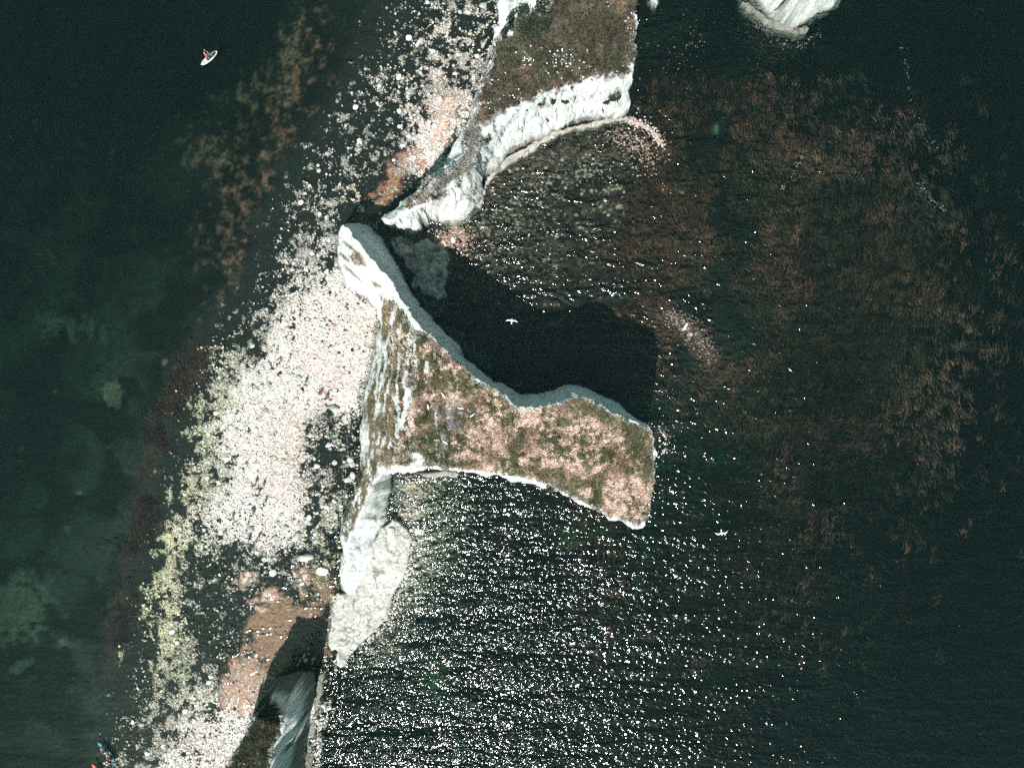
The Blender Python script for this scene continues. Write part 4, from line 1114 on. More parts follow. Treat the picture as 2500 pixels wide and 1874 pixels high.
def flowers():
    r = np.random.default_rng(9)
    ok = (IA['veg'] > .6)
    px, py = IA['px'], IA['py']
    dens = blob(px, py, 1400, 165, 120, 35, 0) + .8 * blob(px, py, 1250, 220, 55, 45, -30) + .9 * blob(px, py, 1490, 8, 14, 10) + .5 * blob(px, py, 1540, 80, 8, 60) + .35 * blob(px, py, 1180, 260, 20, 40)
    cl = sstep(.5, .62, fbm(IA['V'][:, 0], IA['V'][:, 1], sc=.55, o=3, seed=91))
    idx = np.nonzero(ok & (r.random(len(px)) < dens * (.12 + cl) * .30))[0]
    n = len(idx)
    c = IA['V'][idx] + np.array([0, 0, .33])
    s = r.uniform(.05, .13, n)
    V = np.repeat(ICO_V[None], n, 0) * s[:, None, None] * np.array([1, 1, .5]) + c[:, None, :]
    F = (ICO_F[None] + (np.arange(n) * 12)[:, None, None]).reshape(-1)
    m = plain_mat('white_petals', (.78, .80, .76), .7)
    o = mesh_from('flowers', V.reshape(-1, 3), F, 3, m)
    tag(o, 'tiny white flower heads dotting the headland grass', 'flowers', None, 'stuff')
flowers()

def shrub(px, py, z, rad, h, label, seed, tone=(.022, .030, .019)):
    r = np.random.default_rng(seed)
    x0, y0, _ = P(px, py, z)
    n = 900
    d = r.normal(size=(n, 3)); d /= np.linalg.norm(d, axis=1)[:, None]; d[:, 2] = np.abs(d[:, 2])
    lob = .65 + .6 * noise(d[:, 0] * 2.2 + 9, d[:, 1] * 2.2 + seed, d[:, 2] * 2.2, seed=seed)
    rr = (r.random(n) ** .4) * lob
    c = np.stack([x0 + d[:, 0] * rr * rad, y0 + d[:, 1] * rr * rad, z - .3 + d[:, 2] * rr * h], -1)
    a = r.random((n, 3)) * 6.28
    u_ = r.normal(size=(n, 3)); u_ /= np.linalg.norm(u_, axis=1)[:, None]
    w_ = np.cross(u_, r.normal(size=(n, 3))); w_ /= np.linalg.norm(w_, axis=1)[:, None]
    s = r.uniform(.08, .2, n)[:, None]
    V = np.stack([c - u_ * s, c + w_ * s * .6, c + u_ * s, c - w_ * s * .6], 1).reshape(-1, 3)
    F = np.arange(n * 4)
    C = np.repeat((np.array(tone) * (.5 + 1.3 * r.random((n, 1))))[:, None, :], 4, 1).reshape(-1, 3)
    e = bpy.data.objects.new('shrub', None); COL.objects.link(e); e.location = (x0, y0, z)
    tag(e, label, 'shrub', 'shrubs on the headland')
    o = mesh_from('foliage', V - np.array([x0, y0, z]), F, 4, M_GRASS, colors=C); o.parent = e
    # stem
    st = stem_mesh(h * .6, .07); so_ = bpy.data.objects.new('stem', st); COL.objects.link(so_); so_.parent = e; so_.location = (0, 0, -.5)
    return e
M_BARK = plain_mat('bark', (.09, .06, .04), .9)
def stem_mesh(h, r_):
    V = []; F = []
    for k in range(4):
        rr = r_ * (1 - .2 * k); z = h * k / 3
        for j in range(6): V.append((rr * math.cos(j * 1.047) + .03 * k, rr * math.sin(j * 1.047), z))
    for k in range(3):
        for j in range(6): F.append((k * 6 + j, k * 6 + (j + 1) % 6, k * 6 + 6 + (j + 1) % 6, k * 6 + 6 + j))
    F.append(tuple(range(18, 24)))
    me = bpy.data.meshes.new('stem'); me.from_pydata(V, [], F); me.materials.append(M_BARK); return me
def zA(px, py):
    d = (IA['px'] - px) ** 2 + (IA['py'] - py) ** 2
    return float(IA['V'][np.argmin(d), 2])
SH = [(1262, 50, 1.5, 1.3, 'dark green shrub at the left edge of the white chalk patch'), (1285, 72, 1.6, 1.4, 'dark green shrub lowest of those by the chalk patch'),
      (1248, 78, 1.2, 1.0, 'small dark shrub nearest the headland west edge'), (1305, 48, 1.7, 1.5, 'large dark shrub in the middle of the headland thicket'),
      (1330, 62, 1.3, 1.2, 'dark shrub on the lower right of the headland thicket'), (1325, 22, 1.4, 1.3, 'dark shrub at the upper right of the thicket near the top edge'),
      (1280, 30, 1.1, 1.0, 'small shrub between white chalk streaks near the top edge'), (1345, 40, 1.0, .9, 'rightmost small shrub of the headland thicket'),
      (1310, 82, 1.3, 1.0, 'dark shrub with the long shadowed gap below it')]
for i, (a, b, rd, hh, lb) in enumerate(SH): shrub(a, b, zA(a, b), rd, hh, lb, 500 + i)
for i, (a, b, rd, lb) in enumerate([(1500, 232, .9, 'dark plant clinging to the right end of the headland white face'), (1480, 243, .6, 'lower left half of the dark plants on the right end of the white face'),
                                    (1380, 243, .55, 'small green plant on the middle of the headland white face'), (1350, 247, .35, 'tiny plant left of the middle plant on the headland white face')]):
    shrub(a, b, zA(a, b) + .3, rd, .5, lb, 600 + i)
def zB(px, py):
    d = (IB['px'] - px) ** 2 + (IB['py'] - py) ** 2
    return float(IB['V'][np.argmin(d), 2])
e = shrub(1040, 1105, zB(1040, 1105), .9, .6, 'dark green rounded shrub near the lower left corner of the stack top', 700, (.04, .055, .02)); e['group'] = 'shrubs on the stack'
e = shrub(1345, 1250 - 60, zB(1345, 1165), .7, .4, 'olive shrub on the lower rim of the stack top', 701, (.06, .07, .03)); e['group'] = 'shrubs on the stack'

# kelp and weed under water
def kelp(name, pts_fn, n, seed, length, colour, label, blades=9, wmin=.018, wmax=.042, zr=(-1.5, -.35)):
    r = np.random.default_rng(seed)
    px, py, dens_keep = pts_fn(n, r)
    px, py = px[dens_keep], py[dens_keep]
    x, y = wx(px), wy(py)
    k = ~on_land(x, y, .4); x, y, px, py = x[k], y[k], px[k], py[k]
    n = len(x)
    gz_ = ground_z(x, y)
    big = fbm(x, y, sc=.14, o=3, seed=seed + 1)
    depth = zr[0] + (zr[1] - zr[0]) * r.random(n)
    depth = np.maximum(depth, np.minimum(gz_ + .15, -.12))
    depth = depth - (1 - sstep(.36, .66, big)) * 1.5
    th = math.pi / 2 - .35 + (fbm(x, y, sc=.06, o=2, seed=seed + 2) - .5) * 2.8
    Ln = length * (.55 + .8 * r.random(n))
    V = []; C = []
    cbase = np.array(colour)[None] * (.18 + 1.3 * r.random((n, 1)) ** 1.6)
    if n > 20000: cbase = cbase * (.35 + .85 * blob(px, py, 1800, 600, 330, 300, 10))[:, None]
    for b in range(blades):
        a = th + r.normal(0, .30, n)
        l = Ln * (.5 + .6 * r.random(n))
        w = wmin + (wmax - wmin) * r.random(n)
        ox, oy = r.normal(0, .38, n), r.normal(0, .38, n)
        bend = r.normal(0, .45, n)
        rows = []
        for t in (0, .35, .7, 1.0):
            aa = a + bend * t
            cx = x + ox + np.cos(aa) * l * t; cy = y + oy + np.sin(aa) * l * t
            ww = w * (1 - t) ** .7 + .004
            zz = depth + .15 * t + r.normal(0, .02, n)
            rows += [np.stack([cx - np.sin(aa) * ww, cy + np.cos(aa) * ww, zz], -1), np.stack([cx + np.sin(aa) * ww, cy - np.cos(aa) * ww, zz + .05], -1)]
        V.append(np.stack(rows, 1)); C.append(np.repeat((cbase * (.7 + .6 * r.random((n, 1))))[:, None, :], 8, 1))
    V = np.concatenate(V).reshape(-1, 3); C = np.concatenate(C).reshape(-1, 3)
    m = len(V) // 8
    V[:, 2] = np.minimum(V[:, 2], -.06)
    f = np.array([(0, 1, 3, 2), (2, 3, 5, 4), (4, 5, 7, 6)])
    F = (f[None] + (np.arange(m) * 8)[:, None, None]).reshape(-1)
    o = mesh_from(name, V, F, 4, M_KELP, colors=np.clip(C, 0, 1))
    tag(o, label, 'seaweed', None, 'stuff')
def east_pts(n, r):
    px = r.uniform(1380, 2520, n); py = r.uniform(180, 1650, n)
    d = 1.0 * blob(px, py, 1800, 590, 320, 260, 15) + .55 * blob(px, py, 1980, 800, 260, 220, 30) + .14 * blob(px, py, 1780, 1330, 160, 200) + .26 * blob(px, py, 1950, 1080, 240, 160) + .12 * blob(px, py, 2250, 750, 180, 400) + .6 * blob(px, py, 1450, 460, 70, 60) + .12 * sstep(2400, 1500, px)
    d *= .7 + .6 * sstep(.40, .62, fbm(px / 75., py / 75., seed=8)); d *= sstep(1440, 1600, px + (py - 500) * .25)
    return px, py, r.random(n) < d
kelp('kelp', east_pts, 38000, 31, 1.25, (.088, .043, .024), 'orange-brown kelp streaming under the water east of the stacks')
def west_pts(n, r):
    px = r.uniform(0, 640, n); py = r.uniform(200, 1874, n)
    d = .55 * blob(px, py, 120, 600, 190, 260) + .3 * blob(px, py, 330, 500, 200, 350) + .2 * blob(px, py, 200, 1000, 200, 300) + .12
    return px, py, r.random(n) < d * .5
kelp('kelp', west_pts, 5000, 32, .9, (.045, .027, .018), 'sparse brown kelp tufts in the deep water on the left', blades=5, zr=(-1.7, -.9))
def band_pts(n, r):
    px, py = scatter_path(n, [(490, 850), (440, 930), (405, 1010), (375, 1120), (350, 1240), (325, 1380), (300, 1500), (270, 1640)], 44, r)
    return px, py, fbm(px / 30., py / 30., seed=18) > .44
kelp('red_weed', band_pts, 7000, 33, .6, (.085, .050, .040), 'band of red-brown weed along the edge of the stones', blades=7, zr=(-.8, -.2))
def bay_pts(n, r):
    px = r.uniform(1060, 1600, n); py = r.uniform(300, 760, n)
    d = blob(px, py, 1420, 440, 120, 70) + .6 * blob(px, py, 1300, 600, 200, 100) + .5 * blob(px, py, 1460, 620, 100, 90)
    return px, py, r.random(n) < d * sstep(.45, .6, fbm(px / 40., py / 40., seed=28))
kelp('red_weed', bay_pts, 3500, 34, .6, (.06, .026, .017), 'red-brown weed patches on the floor of the cove', blades=6, zr=(-.7, -.2))

# ------------------------------------------------------------------ people
def skin_figure(name, J, E, R, mat, parent=None, sub=2, root=0):
    """one continuous surface grown over a skeleton of joints J (name: xyz), bones E and radii R"""
    names = list(J); ix = {k: i for i, k in enumerate(names)}
    me = bpy.data.meshes.new(name)
    me.from_pydata([J[k] for k in names], [(ix[a], ix[b]) for a, b in E], [])
    o = bpy.data.objects.new(name, me); COL.objects.link(o)
    sk = o.modifiers.new('skin', 'SKIN'); sk.use_smooth_shade = True
    for i, k in enumerate(names):
        v_ = me.skin_vertices[0].data[i]; r_ = R[k]
        v_.radius = (r_, r_) if not isinstance(r_, tuple) else r_
        v_.use_root = (i == root)
    ss = o.modifiers.new('sub', 'SUBSURF'); ss.levels = sub; ss.render_levels = sub
    dg = bpy.context.evaluated_depsgraph_get()
    m2 = bpy.data.meshes.new_from_object(o.evaluated_get(dg))
    o.modifiers.clear(); o.data = m2
    m2.materials.clear(); m2.materials.append(mat)
    if parent: o.parent = parent
    return o

def V3(*a): return Vector(a)
def pose_joints(kind):
    """standing height 1.72 m, facing +y; returns joint positions"""
    J = {}
    if kind in ('stand', 'walk', 'bent'):
        st = {'stand': .03, 'walk': .24, 'bent': .1}[kind]
        ln = {'stand': .02, 'walk': .06, 'bent': .38}[kind]
        J['pelvis'] = V3(0, 0, .92); J['belly'] = V3(0, ln * .3, 1.08); J['chest'] = V3(0, ln * .8, 1.27 - ln * .1); J['neck'] = V3(0, ln * 1.05, 1.46 - ln * .25)
        for s, sg in (('L', -1), ('R', 1)):
            f = st * sg
            J['hip' + s] = V3(.10 * sg, 0, .88); J['knee' + s] = V3(.11 * sg, f * .6 + .04, .48); J['ankle' + s] = V3(.12 * sg, f, .08); J['toe' + s] = V3(.13 * sg, f + .17, .03)
            J['sh' + s] = V3(.18 * sg, ln * .95, 1.40 - ln * .22); sw = -f * .8 + (.22 if kind == 'bent' else 0)
            J['elb' + s] = V3(.25 * sg, ln * .9 + sw * .4, 1.13 - ln * .3); J['wr' + s] = V3(.26 * sg, ln * .9 + sw + .08, .90 - ln * .3)
    elif kind == 'crouch':
        J['pelvis'] = V3(0, -.12, .42); J['belly'] = V3(0, -.06, .56); J['chest'] = V3(0, .10, .73); J['neck'] = V3(0, .20, .89)
        for s, sg in (('L', -1), ('R', 1)):
            J['hip' + s] = V3(.10 * sg, -.10, .40); J['knee' + s] = V3(.15 * sg, .26, .48); J['ankle' + s] = V3(.12 * sg, .02, .08); J['toe' + s] = V3(.14 * sg, .19, .03)
            J['sh' + s] = V3(.18 * sg, .14, .84); J['elb' + s] = V3(.22 * sg, .30, .62); J['wr' + s] = V3(.12 * sg, .46, .45)
    elif kind == 'sit':
        J['pelvis'] = V3(0, 0, .12); J['belly'] = V3(0, -.03, .28); J['chest'] = V3(0, -.02, .47); J['neck'] = V3(0, .02, .65)
        for s, sg in (('L', -1), ('R', 1)):
            J['hip' + s] = V3(.10 * sg, .03, .11); J['knee' + s] = V3(.15 * sg, .43, .30); J['ankle' + s] = V3(.12 * sg, .80, .09); J['toe' + s] = V3(.13 * sg, .86, .22)
            J['sh' + s] = V3(.18 * sg, 0, .59); J['elb' + s] = V3(.27 * sg, .18, .40); J['wr' + s] = V3(.22 * sg, .40, .46)
    return J

M_SKIN = plain_mat('skin', (.50, .30, .22), .6)
M_HAIR = plain_mat('dark_hair', (.03, .02, .015), .7)
M_EYE = plain_mat('eye', (.02, .02, .02), .3)
cloth_cache = {}
def cloth(c):
    if c not in cloth_cache: cloth_cache[c] = plain_mat('fabric', c, .85, .1, .2, 14)
    return cloth_cache[c]
proto_people = {}
def person_parts(kind, edit=None):
    J = pose_joints(kind)
    if edit: edit(J)
    R = {'pelvis': (.14, .105), 'belly': (.125, .095), 'chest': (.15, .11), 'neck': .055}
    E = [('pelvis', 'belly'), ('belly', 'chest'), ('chest', 'neck')]
    up = (J['neck'] - J['chest']).normalized()
    fwd = V3(0, 1, 0); hd = (up * .8 + V3(0, .15, .3)).normalized()
    J['jaw'] = J['neck'] + hd * .09 + fwd * .03; J['skull'] = J['neck'] + hd * .19 + fwd * .015; J['crown'] = J['neck'] + hd * .27
    R.update(jaw=.066, skull=(.082, .095), crown=.05); E += [('neck', 'jaw'), ('jaw', 'skull'), ('skull', 'crown')]
    J['nose'] = J['jaw'] + fwd * .085 + hd * .055; R['nose'] = .012; E.append(('jaw', 'nose'))
    for s, sg in (('L', -1), ('R', 1)):
        J['ear' + s] = J['skull'] + V3(.088 * sg, 0, -.03); R['ear' + s] = .013; E.append(('skull', 'ear' + s))
        R.update({'hip' + s: .088, 'knee' + s: .056, 'ankle' + s: .040, 'toe' + s: .032, 'sh' + s: .056, 'elb' + s: .041, 'wr' + s: .028})
        E += [('pelvis', 'hip' + s), ('hip' + s, 'knee' + s), ('knee' + s, 'ankle' + s), ('ankle' + s, 'toe' + s), ('chest', 'sh' + s), ('sh' + s, 'elb' + s), ('elb' + s, 'wr' + s)]
        d = (J['wr' + s] - J['elb' + s]).normalized(); side = d.cross(V3(0, 1, 0))
        side = (side if side.length > .2 else V3(1, 0, 0)).normalized(); nn = d.cross(side).normalized()
        J['palm' + s] = J['wr' + s] + d * .075; R['palm' + s] = (.034, .02); E.append(('wr' + s, 'palm' + s))
        for i, (off, ln) in enumerate(((-.027, .058), (-.009, .072), (.009, .078), (.027, .068))):
            a = J['palm' + s] + d * .02 + side * off; b = a + d * ln * .5 + nn * .008; c = b + d * ln * .42 + nn * .026
            ka, kb, kc = 'f%d%sa' % (i, s), 'f%d%sb' % (i, s), 'f%d%sc' % (i, s)
            J[ka], J[kb], J[kc] = a, b, c; R[ka] = R[kb] = .0095; R[kc] = .008
            E += [('palm' + s, ka), (ka, kb), (kb, kc)]
        a = J['wr' + s] + d * .035 + side * .034 * -sg; b = a + d * .045 + side * .02 * -sg + nn * .012
        J['t' + s + 'a'], J['t' + s + 'b'] = a, b; R['t' + s + 'a'] = .011; R['t' + s + 'b'] = .009
        E += [('wr' + s, 't' + s + 'a'), ('t' + s + 'a', 't' + s + 'b')]
    return J, R, E
def make_person(kind, loc, rot, shirt, shorts, label, group, hat=None, hair=True, edit=None, long_=False):
    e = bpy.data.objects.new('person', None); COL.objects.link(e); e.location = loc; e.rotation_euler = (0, 0, rot)
    tag(e, label, 'person', group)
    key = (kind, long_)
    if edit or key not in proto_people:
        J, R, E = person_parts(kind, edit)
        body = skin_figure('body', J, E, R, M_SKIN)
        JS = {k: J[k] for k in ('belly', 'chest', 'pelvis')}; RS = {'pelvis': (.155, .12), 'belly': (.145, .115), 'chest': (.17, .128)}; ES = [('pelvis', 'belly'), ('belly', 'chest')]
        for s in 'LR':
            for a, b, r_ in (('chest', 'sh' + s, .070), ('sh' + s, 'sl' + s, .058)):
                JS['sl' + s] = J['sh' + s] * .4 + J['elb' + s] * .6 if b[:2] == 'sl' else JS.get('sl' + s, J['sh' + s] * .4 + J['elb' + s] * .6)
                JS['sh' + s] = J['sh' + s]; RS[b] = r_; ES.append((a, b))
        sh = skin_figure('shirt', JS, ES, RS, cloth((.5, .5, .5)), root=2)
        JP = {'pelvis': J['pelvis']}; RP = {'pelvis': (.158, .122)}; EP = []
        for s in 'LR':
            JP['hip' + s] = J['hip' + s]; RP['hip' + s] = .104
            end = J['ankle' + s] * .9 + J['knee' + s] * .1 if long_ else J['knee' + s] * .85 + J['hip' + s] * .15
            JP['kn' + s] = J['knee' + s] if long_ else end; RP['kn' + s] = .074
            EP += [('pelvis', 'hip' + s), ('hip' + s, 'kn' + s)]
            if long_: JP['an' + s] = end; RP['an' + s] = .056; EP.append(('kn' + s, 'an' + s))
        sr = skin_figure('trousers' if long_ else 'shorts', JP, EP, RP, cloth((.5, .5, .5)))
        ud = (J['crown'] - J['neck']).normalized()
        JH = {'a': J['skull'] + V3(0, -.02, .012), 'b': J['crown'] + V3(0, -.012, .008), 'c': J['skull'] + V3(0, -.055, -.05)}
        hr = skin_figure('hair', JH, [('a', 'b'), ('a', 'c')], {'a': (.092, .092), 'b': .062, 'c': .058}, M_HAIR)
        ey = []
        for sg in (-1, 1):
            ey.append(J['skull'] * .75 + J['jaw'] * .25 + V3(.031 * sg, .088, 0))
        ev = []; ef = []
        for c in ey:
            b0 = len(ev); ev += [tuple(c + Vector(v_) * .011) for v_ in ICO_V]; ef += [tuple(int(i) + b0 for i in f_) for f_ in ICO_F]
        em = bpy.data.meshes.new('eyes'); em.from_pydata(ev, [], ef); em.materials.append(M_EYE)
        eo = bpy.data.objects.new('eyes', em); COL.objects.link(eo)
        parts = [body, sh, sr, hr, eo]
        if not edit: proto_people[key] = [p.data for p in parts] + [[p.name.split('.')[0] for p in parts]]
    else:
        pr = proto_people[key]; parts = []
        for me, nm in zip(pr[:-1], pr[-1]):
            o = bpy.data.objects.new(nm, me.copy()); COL.objects.link(o); parts.append(o)
    for p in parts: p.parent = e
    parts[1].data.materials.clear(); parts[1].data.materials.append(cloth(shirt))
    parts[2].data.materials.clear(); parts[2].data.materials.append(cloth(shorts))
    if hat: parts[3].name = 'hat'; parts[3].data.materials.clear(); parts[3].data.materials.append(cloth(hat))
    return e
def gz1(px, py): return float(ground_z(wx(px), wy(py))[0])
PEOPLE = [  # kind, foot px, py, heading degrees, shirt, legs, label, group, hat, long
    ('walk', 625, 1182, 100, (.05, .16, .17), (.03, .03, .03), 'person in dark teal top, leftmost of the three on the sand patch', 'g1', None, False),
    ('stand', 643, 1190, 60, (.02, .04, .045), (.02, .03, .03), 'person in black, closest to the middle of the pink sand patch', 'g1', None, True),
    ('bent', 633, 1207, 150, (.015, .018, .018), (.03, .03, .03), 'person all in black leaning forward, lowest of the three on the sand patch', 'g1', None, True),
    ('walk', 648, 1230, 30, (.02, .20, .30), (.02, .03, .05), 'person with bright white cap and blue top on white shingle', 'g1', (.8, .85, .85), False),
    ('walk', 619, 1256, 70, (.03, .10, .18), (.35, .33, .32), 'person in blue top alone on white shingle', 'g1', None, False),
    ('stand', 568, 1266, 70, (.02, .03, .045), (.5, .16, .06), 'person in dark top and orange shorts near the dark weed', 'g1', (.7, .75, .8), False),
    ('crouch', 611, 1313, 120, (.02, .04, .12), (.02, .02, .03), 'person in navy blue crouching among the boulders', 'g1', None, False),
    ('bent', 631, 1316, 40, (.02, .025, .025), (.03, .03, .03), 'person in black with red hat bending beside the crouching one', 'g1', (.55, .02, .02), False),
    ('stand', 747, 939, 80, (.08, .07, .06), (.05, .04, .04), 'person in grey-brown beside the dark rounded boulder', 'g2', None, False),
    ('crouch', 783, 960, 20, (.02, .02, .02), (.03, .03, .03), 'person in black with red cap sitting low on the shingle', 'g2', (.5, .05, .03), False),
    ('stand', 799, 973, 100, (.02, .05, .06), (.02, .04, .05), 'person in dark blue standing, rightmost of the upper group', 'g2', None, True),
]
for i, (kd, px_, py_, hd_, c1, c2, lb, gr_, hat, lg) in enumerate(PEOPLE):
    make_person(kd, (wx(px_), wy(py_), gz1(px_, py_) + .02), math.radians(hd_ - 90), c1, c2, lb,
                'people near the lower sand patch' if gr_ == 'g1' else 'people near the upper sand patch', hat, long_=lg)

# ------------------------------------------------------------------ boats
def hull(name, L_, Wd, Ht, mat, parent, z0=0.0, nose=1.0, rocker=.12, n=28, taper=1.6, deck=None, top=.0):
    """closed lofted hull along +y"""
    V = []; F = []; m = 14
    for i in range(n + 1):
        t = i / n * 2 - 1
        w = Wd / 2 * max(.0, 1 - abs(t) ** (taper * 1.5)) ** .62 + .004
        h = Ht * (1 - .25 * abs(t) ** 3); lift = rocker * abs(t) ** 3
        for j in range(m):
            a = j / m * 2 * math.pi
            x_ = math.copysign(abs(math.cos(a)) ** .7, math.cos(a)) * w
            zz = math.copysign(abs(math.sin(a)) ** .7, math.sin(a)) * h / 2
            V.append((x_, t * L_ / 2, z0 + h / 2 + zz + lift))
    for i in range(n):
        for j in range(m): F.append((i * m + j, i * m + (j + 1) % m, (i + 1) * m + (j + 1) % m, (i + 1) * m + j))
    F.append(tuple(range(m))[::-1]); F.append(tuple(range(n * m, n * m + m)))
    me = bpy.data.meshes.new(name); me.from_pydata(V, [], F); me.materials.append(mat)
    for p in me.polygons: p.use_smooth = True
    o = bpy.data.objects.new(name, me); COL.objects.link(o); o.parent = parent
    return o
def plate(name, outline, z, th, mat, parent):
    """flat panel with thickness; outline in the parent's xy"""
    n = len(outline)
    V = [(x_, y_, z) for x_, y_ in outline] + [(x_, y_, z + th) for x_, y_ in outline]
    F = [tuple(range(n))[::-1], tuple(range(n, 2 * n))] + [(i, (i + 1) % n, n + (i + 1) % n, n + i) for i in range(n)]
    me = bpy.data.meshes.new(name); me.from_pydata(V, [], F); me.materials.append(mat)
    o = bpy.data.objects.new(name, me); COL.objects.link(o); o.parent = parent
    return o
def tube(name, pts, r_, mat, parent=None, m=8):
    V = []; F = []
    pts = [Vector(p) for p in pts]
    for i, p in enumerate(pts):
        d = (pts[min(i + 1, len(pts) - 1)] - pts[max(i - 1, 0)]).normalized()
        u_ = d.cross(V3(0, 0, 1)); u_ = (u_ if u_.length > .1 else d.cross(V3(1, 0, 0))).normalized(); w_ = d.cross(u_)
        for j in range(m): V.append(tuple(p + (u_ * math.cos(j * 6.2832 / m) + w_ * math.sin(j * 6.2832 / m)) * r_))
    for i in range(len(pts) - 1):
        for j in range(m): F.append((i * m + j, i * m + (j + 1) % m, (i + 1) * m + (j + 1) % m, (i + 1) * m + j))
    F.append(tuple(range(m))[::-1]); F.append(tuple(range((len(pts) - 1) * m, len(pts) * m)))
    me = bpy.data.meshes.new(name); me.from_pydata(V, [], F); me.materials.append(mat)
    for p in me.polygons: p.use_smooth = True
    o = bpy.data.objects.new(name, me); COL.objects.link(o)
    if parent: o.parent = parent
    return o
def board_outline(L_, Wd, y0, y1, k=1.0, n=18, taper=1.6):
    ys = [y0 + (y1 - y0) * i / n for i in range(n + 1)]
    def w(y_): return Wd / 2 * k * max(0, 1 - abs(2 * y_ / L_) ** (taper * 1.5)) ** .62
    return [(w(y_), y_) for y_ in ys] + [(-w(y_), y_) for y_ in reversed(ys) if w(y_) > .002]
M_WHITE = plain_mat('white_shell', (.80, .82, .81), .35, .5, .04)
M_WOOD = plain_mat('pale_wood_deck', (.42, .33, .24), .5, .4, .3, 6)
M_CREAM = plain_mat('cream_deck', (.62, .58, .48), .6, .3, .1)
M_DKPAD = plain_mat('dark_deck_pad', (.015, .03, .028), .8, .2, .2)
# paddle board
bx_, by_ = wx(511), wy(142.5)
b_ang = math.atan2((159 - 126), (529 - 491)) - math.pi / 2
sup = bpy.data.objects.new('paddle_board', None); COL.objects.link(sup)
sup.location = (bx_, by_, -.02); sup.rotation_euler = (0, 0, b_ang)
tag(sup, 'white rimmed paddle board with dark pad and beige tail, alone on dark water', 'paddle board')
hull('hull', 3.2, .86, .13, M_WHITE, sup, rocker=.06)
plate('deck_pad', board_outline(3.2, .86, -.42, 1.42, .72), .135, .012, M_DKPAD, sup)
plate('tail_deck', board_outline(3.2, .86, -1.38, -.43, .74), .135, .011, M_WOOD, sup)
plate('tail_stripe', [(-.09, -1.3), (.09, -1.3), (.11, -.5), (-.11, -.5)], .147, .008, M_CREAM, sup)
plate('grip_pad', [(-.13, -1.0), (.13, -1.0), (.13, -.88), (-.13, -.88)], .157, .01, M_DKPAD, sup)
def ed_sup(J):
    J['chest'] += V3(-.12, .03, -.03); J['neck'] += V3(-.20, .06, -.06)
    for s, sg in (('L', -1), ('R', 1)):
        J['sh' + s] += V3(-.17, .05, -.05)
    J['elbL'] = V3(-.48, .18, 1.12); J['wrL'] = V3(-.60, .36, 1.30)
    J['elbR'] = V3(.16, .30, 1.10); J['wrR'] = V3(-.10, .50, .98)
    J['kneeL'] += V3(-.06, .05, 0); J['kneeR'] += V3(.06, .05, 0); J['ankleL'] += V3(-.10, 0, 0); J['toeL'] += V3(-.1, 0, 0); J['ankleR'] += V3(.1, 0, 0); J['toeR'] += V3(.1, 0, 0)
sp_loc = sup.matrix_basis @ Vector((0, 0, 0))
pm = Matrix.Translation(sup.location) @ Matrix.Rotation(b_ang, 4, 'Z')
ploc = pm @ Vector((-.03, -.10, .15))
make_person('stand', ploc, b_ang, (.55, .10, .10), (.30, .05, .05), 'person in red standing on the paddle board with a paddle', None, None, edit=ed_sup)
M_SHAFT = plain_mat('paddle_shaft', (.65, .68, .66), .4)
pd = bpy.data.objects.new('paddle', None); COL.objects.link(pd); pd.location = ploc; pd.rotation_euler = (0, 0, b_ang)
tag(pd, 'long thin paddle held by the person on the paddle board', 'paddle')
tube('shaft', [(-.62, .38, 1.38), (-.10, .52, 1.0), (.42, .66, .62), (.50, .9, .3), (.52, 1.2, .12)][:3] + [(.56, .70, .52)], .016, M_SHAFT, pd)
plate('blade', [(.50, .64), (.62, .66), (.74, .80), (.66, .82), (.54, .74)], .42, .02, M_DKPAD, pd)

# kayaks at the water's edge
M_BLUE = plain_mat('blue_hull', (.03, .14, .20), .4, .4)
M_RED = plain_mat('red_hull', (.42, .05, .05), .4, .4)
M_IN = plain_mat('kayak_inside', (.010, .016, .02), .7)
M_PALEB = plain_mat('pale_blue_seat', (.50, .64, .64), .7)
def kayak(px, py, dx, dy, L_, hullm, label, tandem=True):
    a = math.atan2(-dy, dx) - math.pi / 2
    e = bpy.data.objects.new('kayak', None); COL.objects.link(e)
    e.location = (wx(px), wy(py), -.03); e.rotation_euler = (0, 0, a)
    tag(e, label, 'kayak')
    hull('hull', L_, .82, .28, hullm, e, rocker=.16, taper=1.25)
    plate('cockpit', board_outline(L_, .82, -L_ * .34, L_ * .34, .74, taper=1.25), .285, .012, M_IN, e)
    for sg in (-1, 1):
        for y_ in (-.9, .35):
            if sg == 1 and y_ > 0: continue
            plate('side_stripe', [(sg * .30, y_), (sg * .37, y_), (sg * .37, y_ + .55), (sg * .30, y_ + .55)], .298, .03, M_WHITE, e)
    for y_ in ((-1.15, .15) if tandem else (-.2,)):
        s = plate('seat', [(-.22, y_ - .18), (.22, y_ - .18), (.24, y_ + .15), (-.24, y_ + .15)], .298, .05, M_PALEB if y_ > 0 else M_IN, e)
        b_ = plate('backrest', [(-.22, y_ - .26), (.22, y_ - .26), (.22, y_ - .2), (-.22, y_ - .2)], .298, .28, M_PALEB if y_ > 0 else M_IN, e)
    return e, a
kx, ky = 261.5, 1833.0
k1, ka = kayak(kx, ky, 240.6 - 283, 1809 - 1858, 4.05, M_BLUE, 'blue two-seat kayak with white side stripes nosing off the stony shore')
km = Matrix.Translation(k1.location) @ Matrix.Rotation(ka, 4, 'Z')
make_person('sit', km @ Vector((0, .12, .33)), ka, (.50, .62, .62), (.03, .04, .05), 'person in pale blue top in the front seat of the blue kayak', 'people in the kayaks')
make_person('sit', km @ Vector((0, -1.18, .33)), ka, (.45, .04, .05), (.03, .04, .05), 'person in red vest in the rear seat of the blue kayak', 'people in the kayaks')
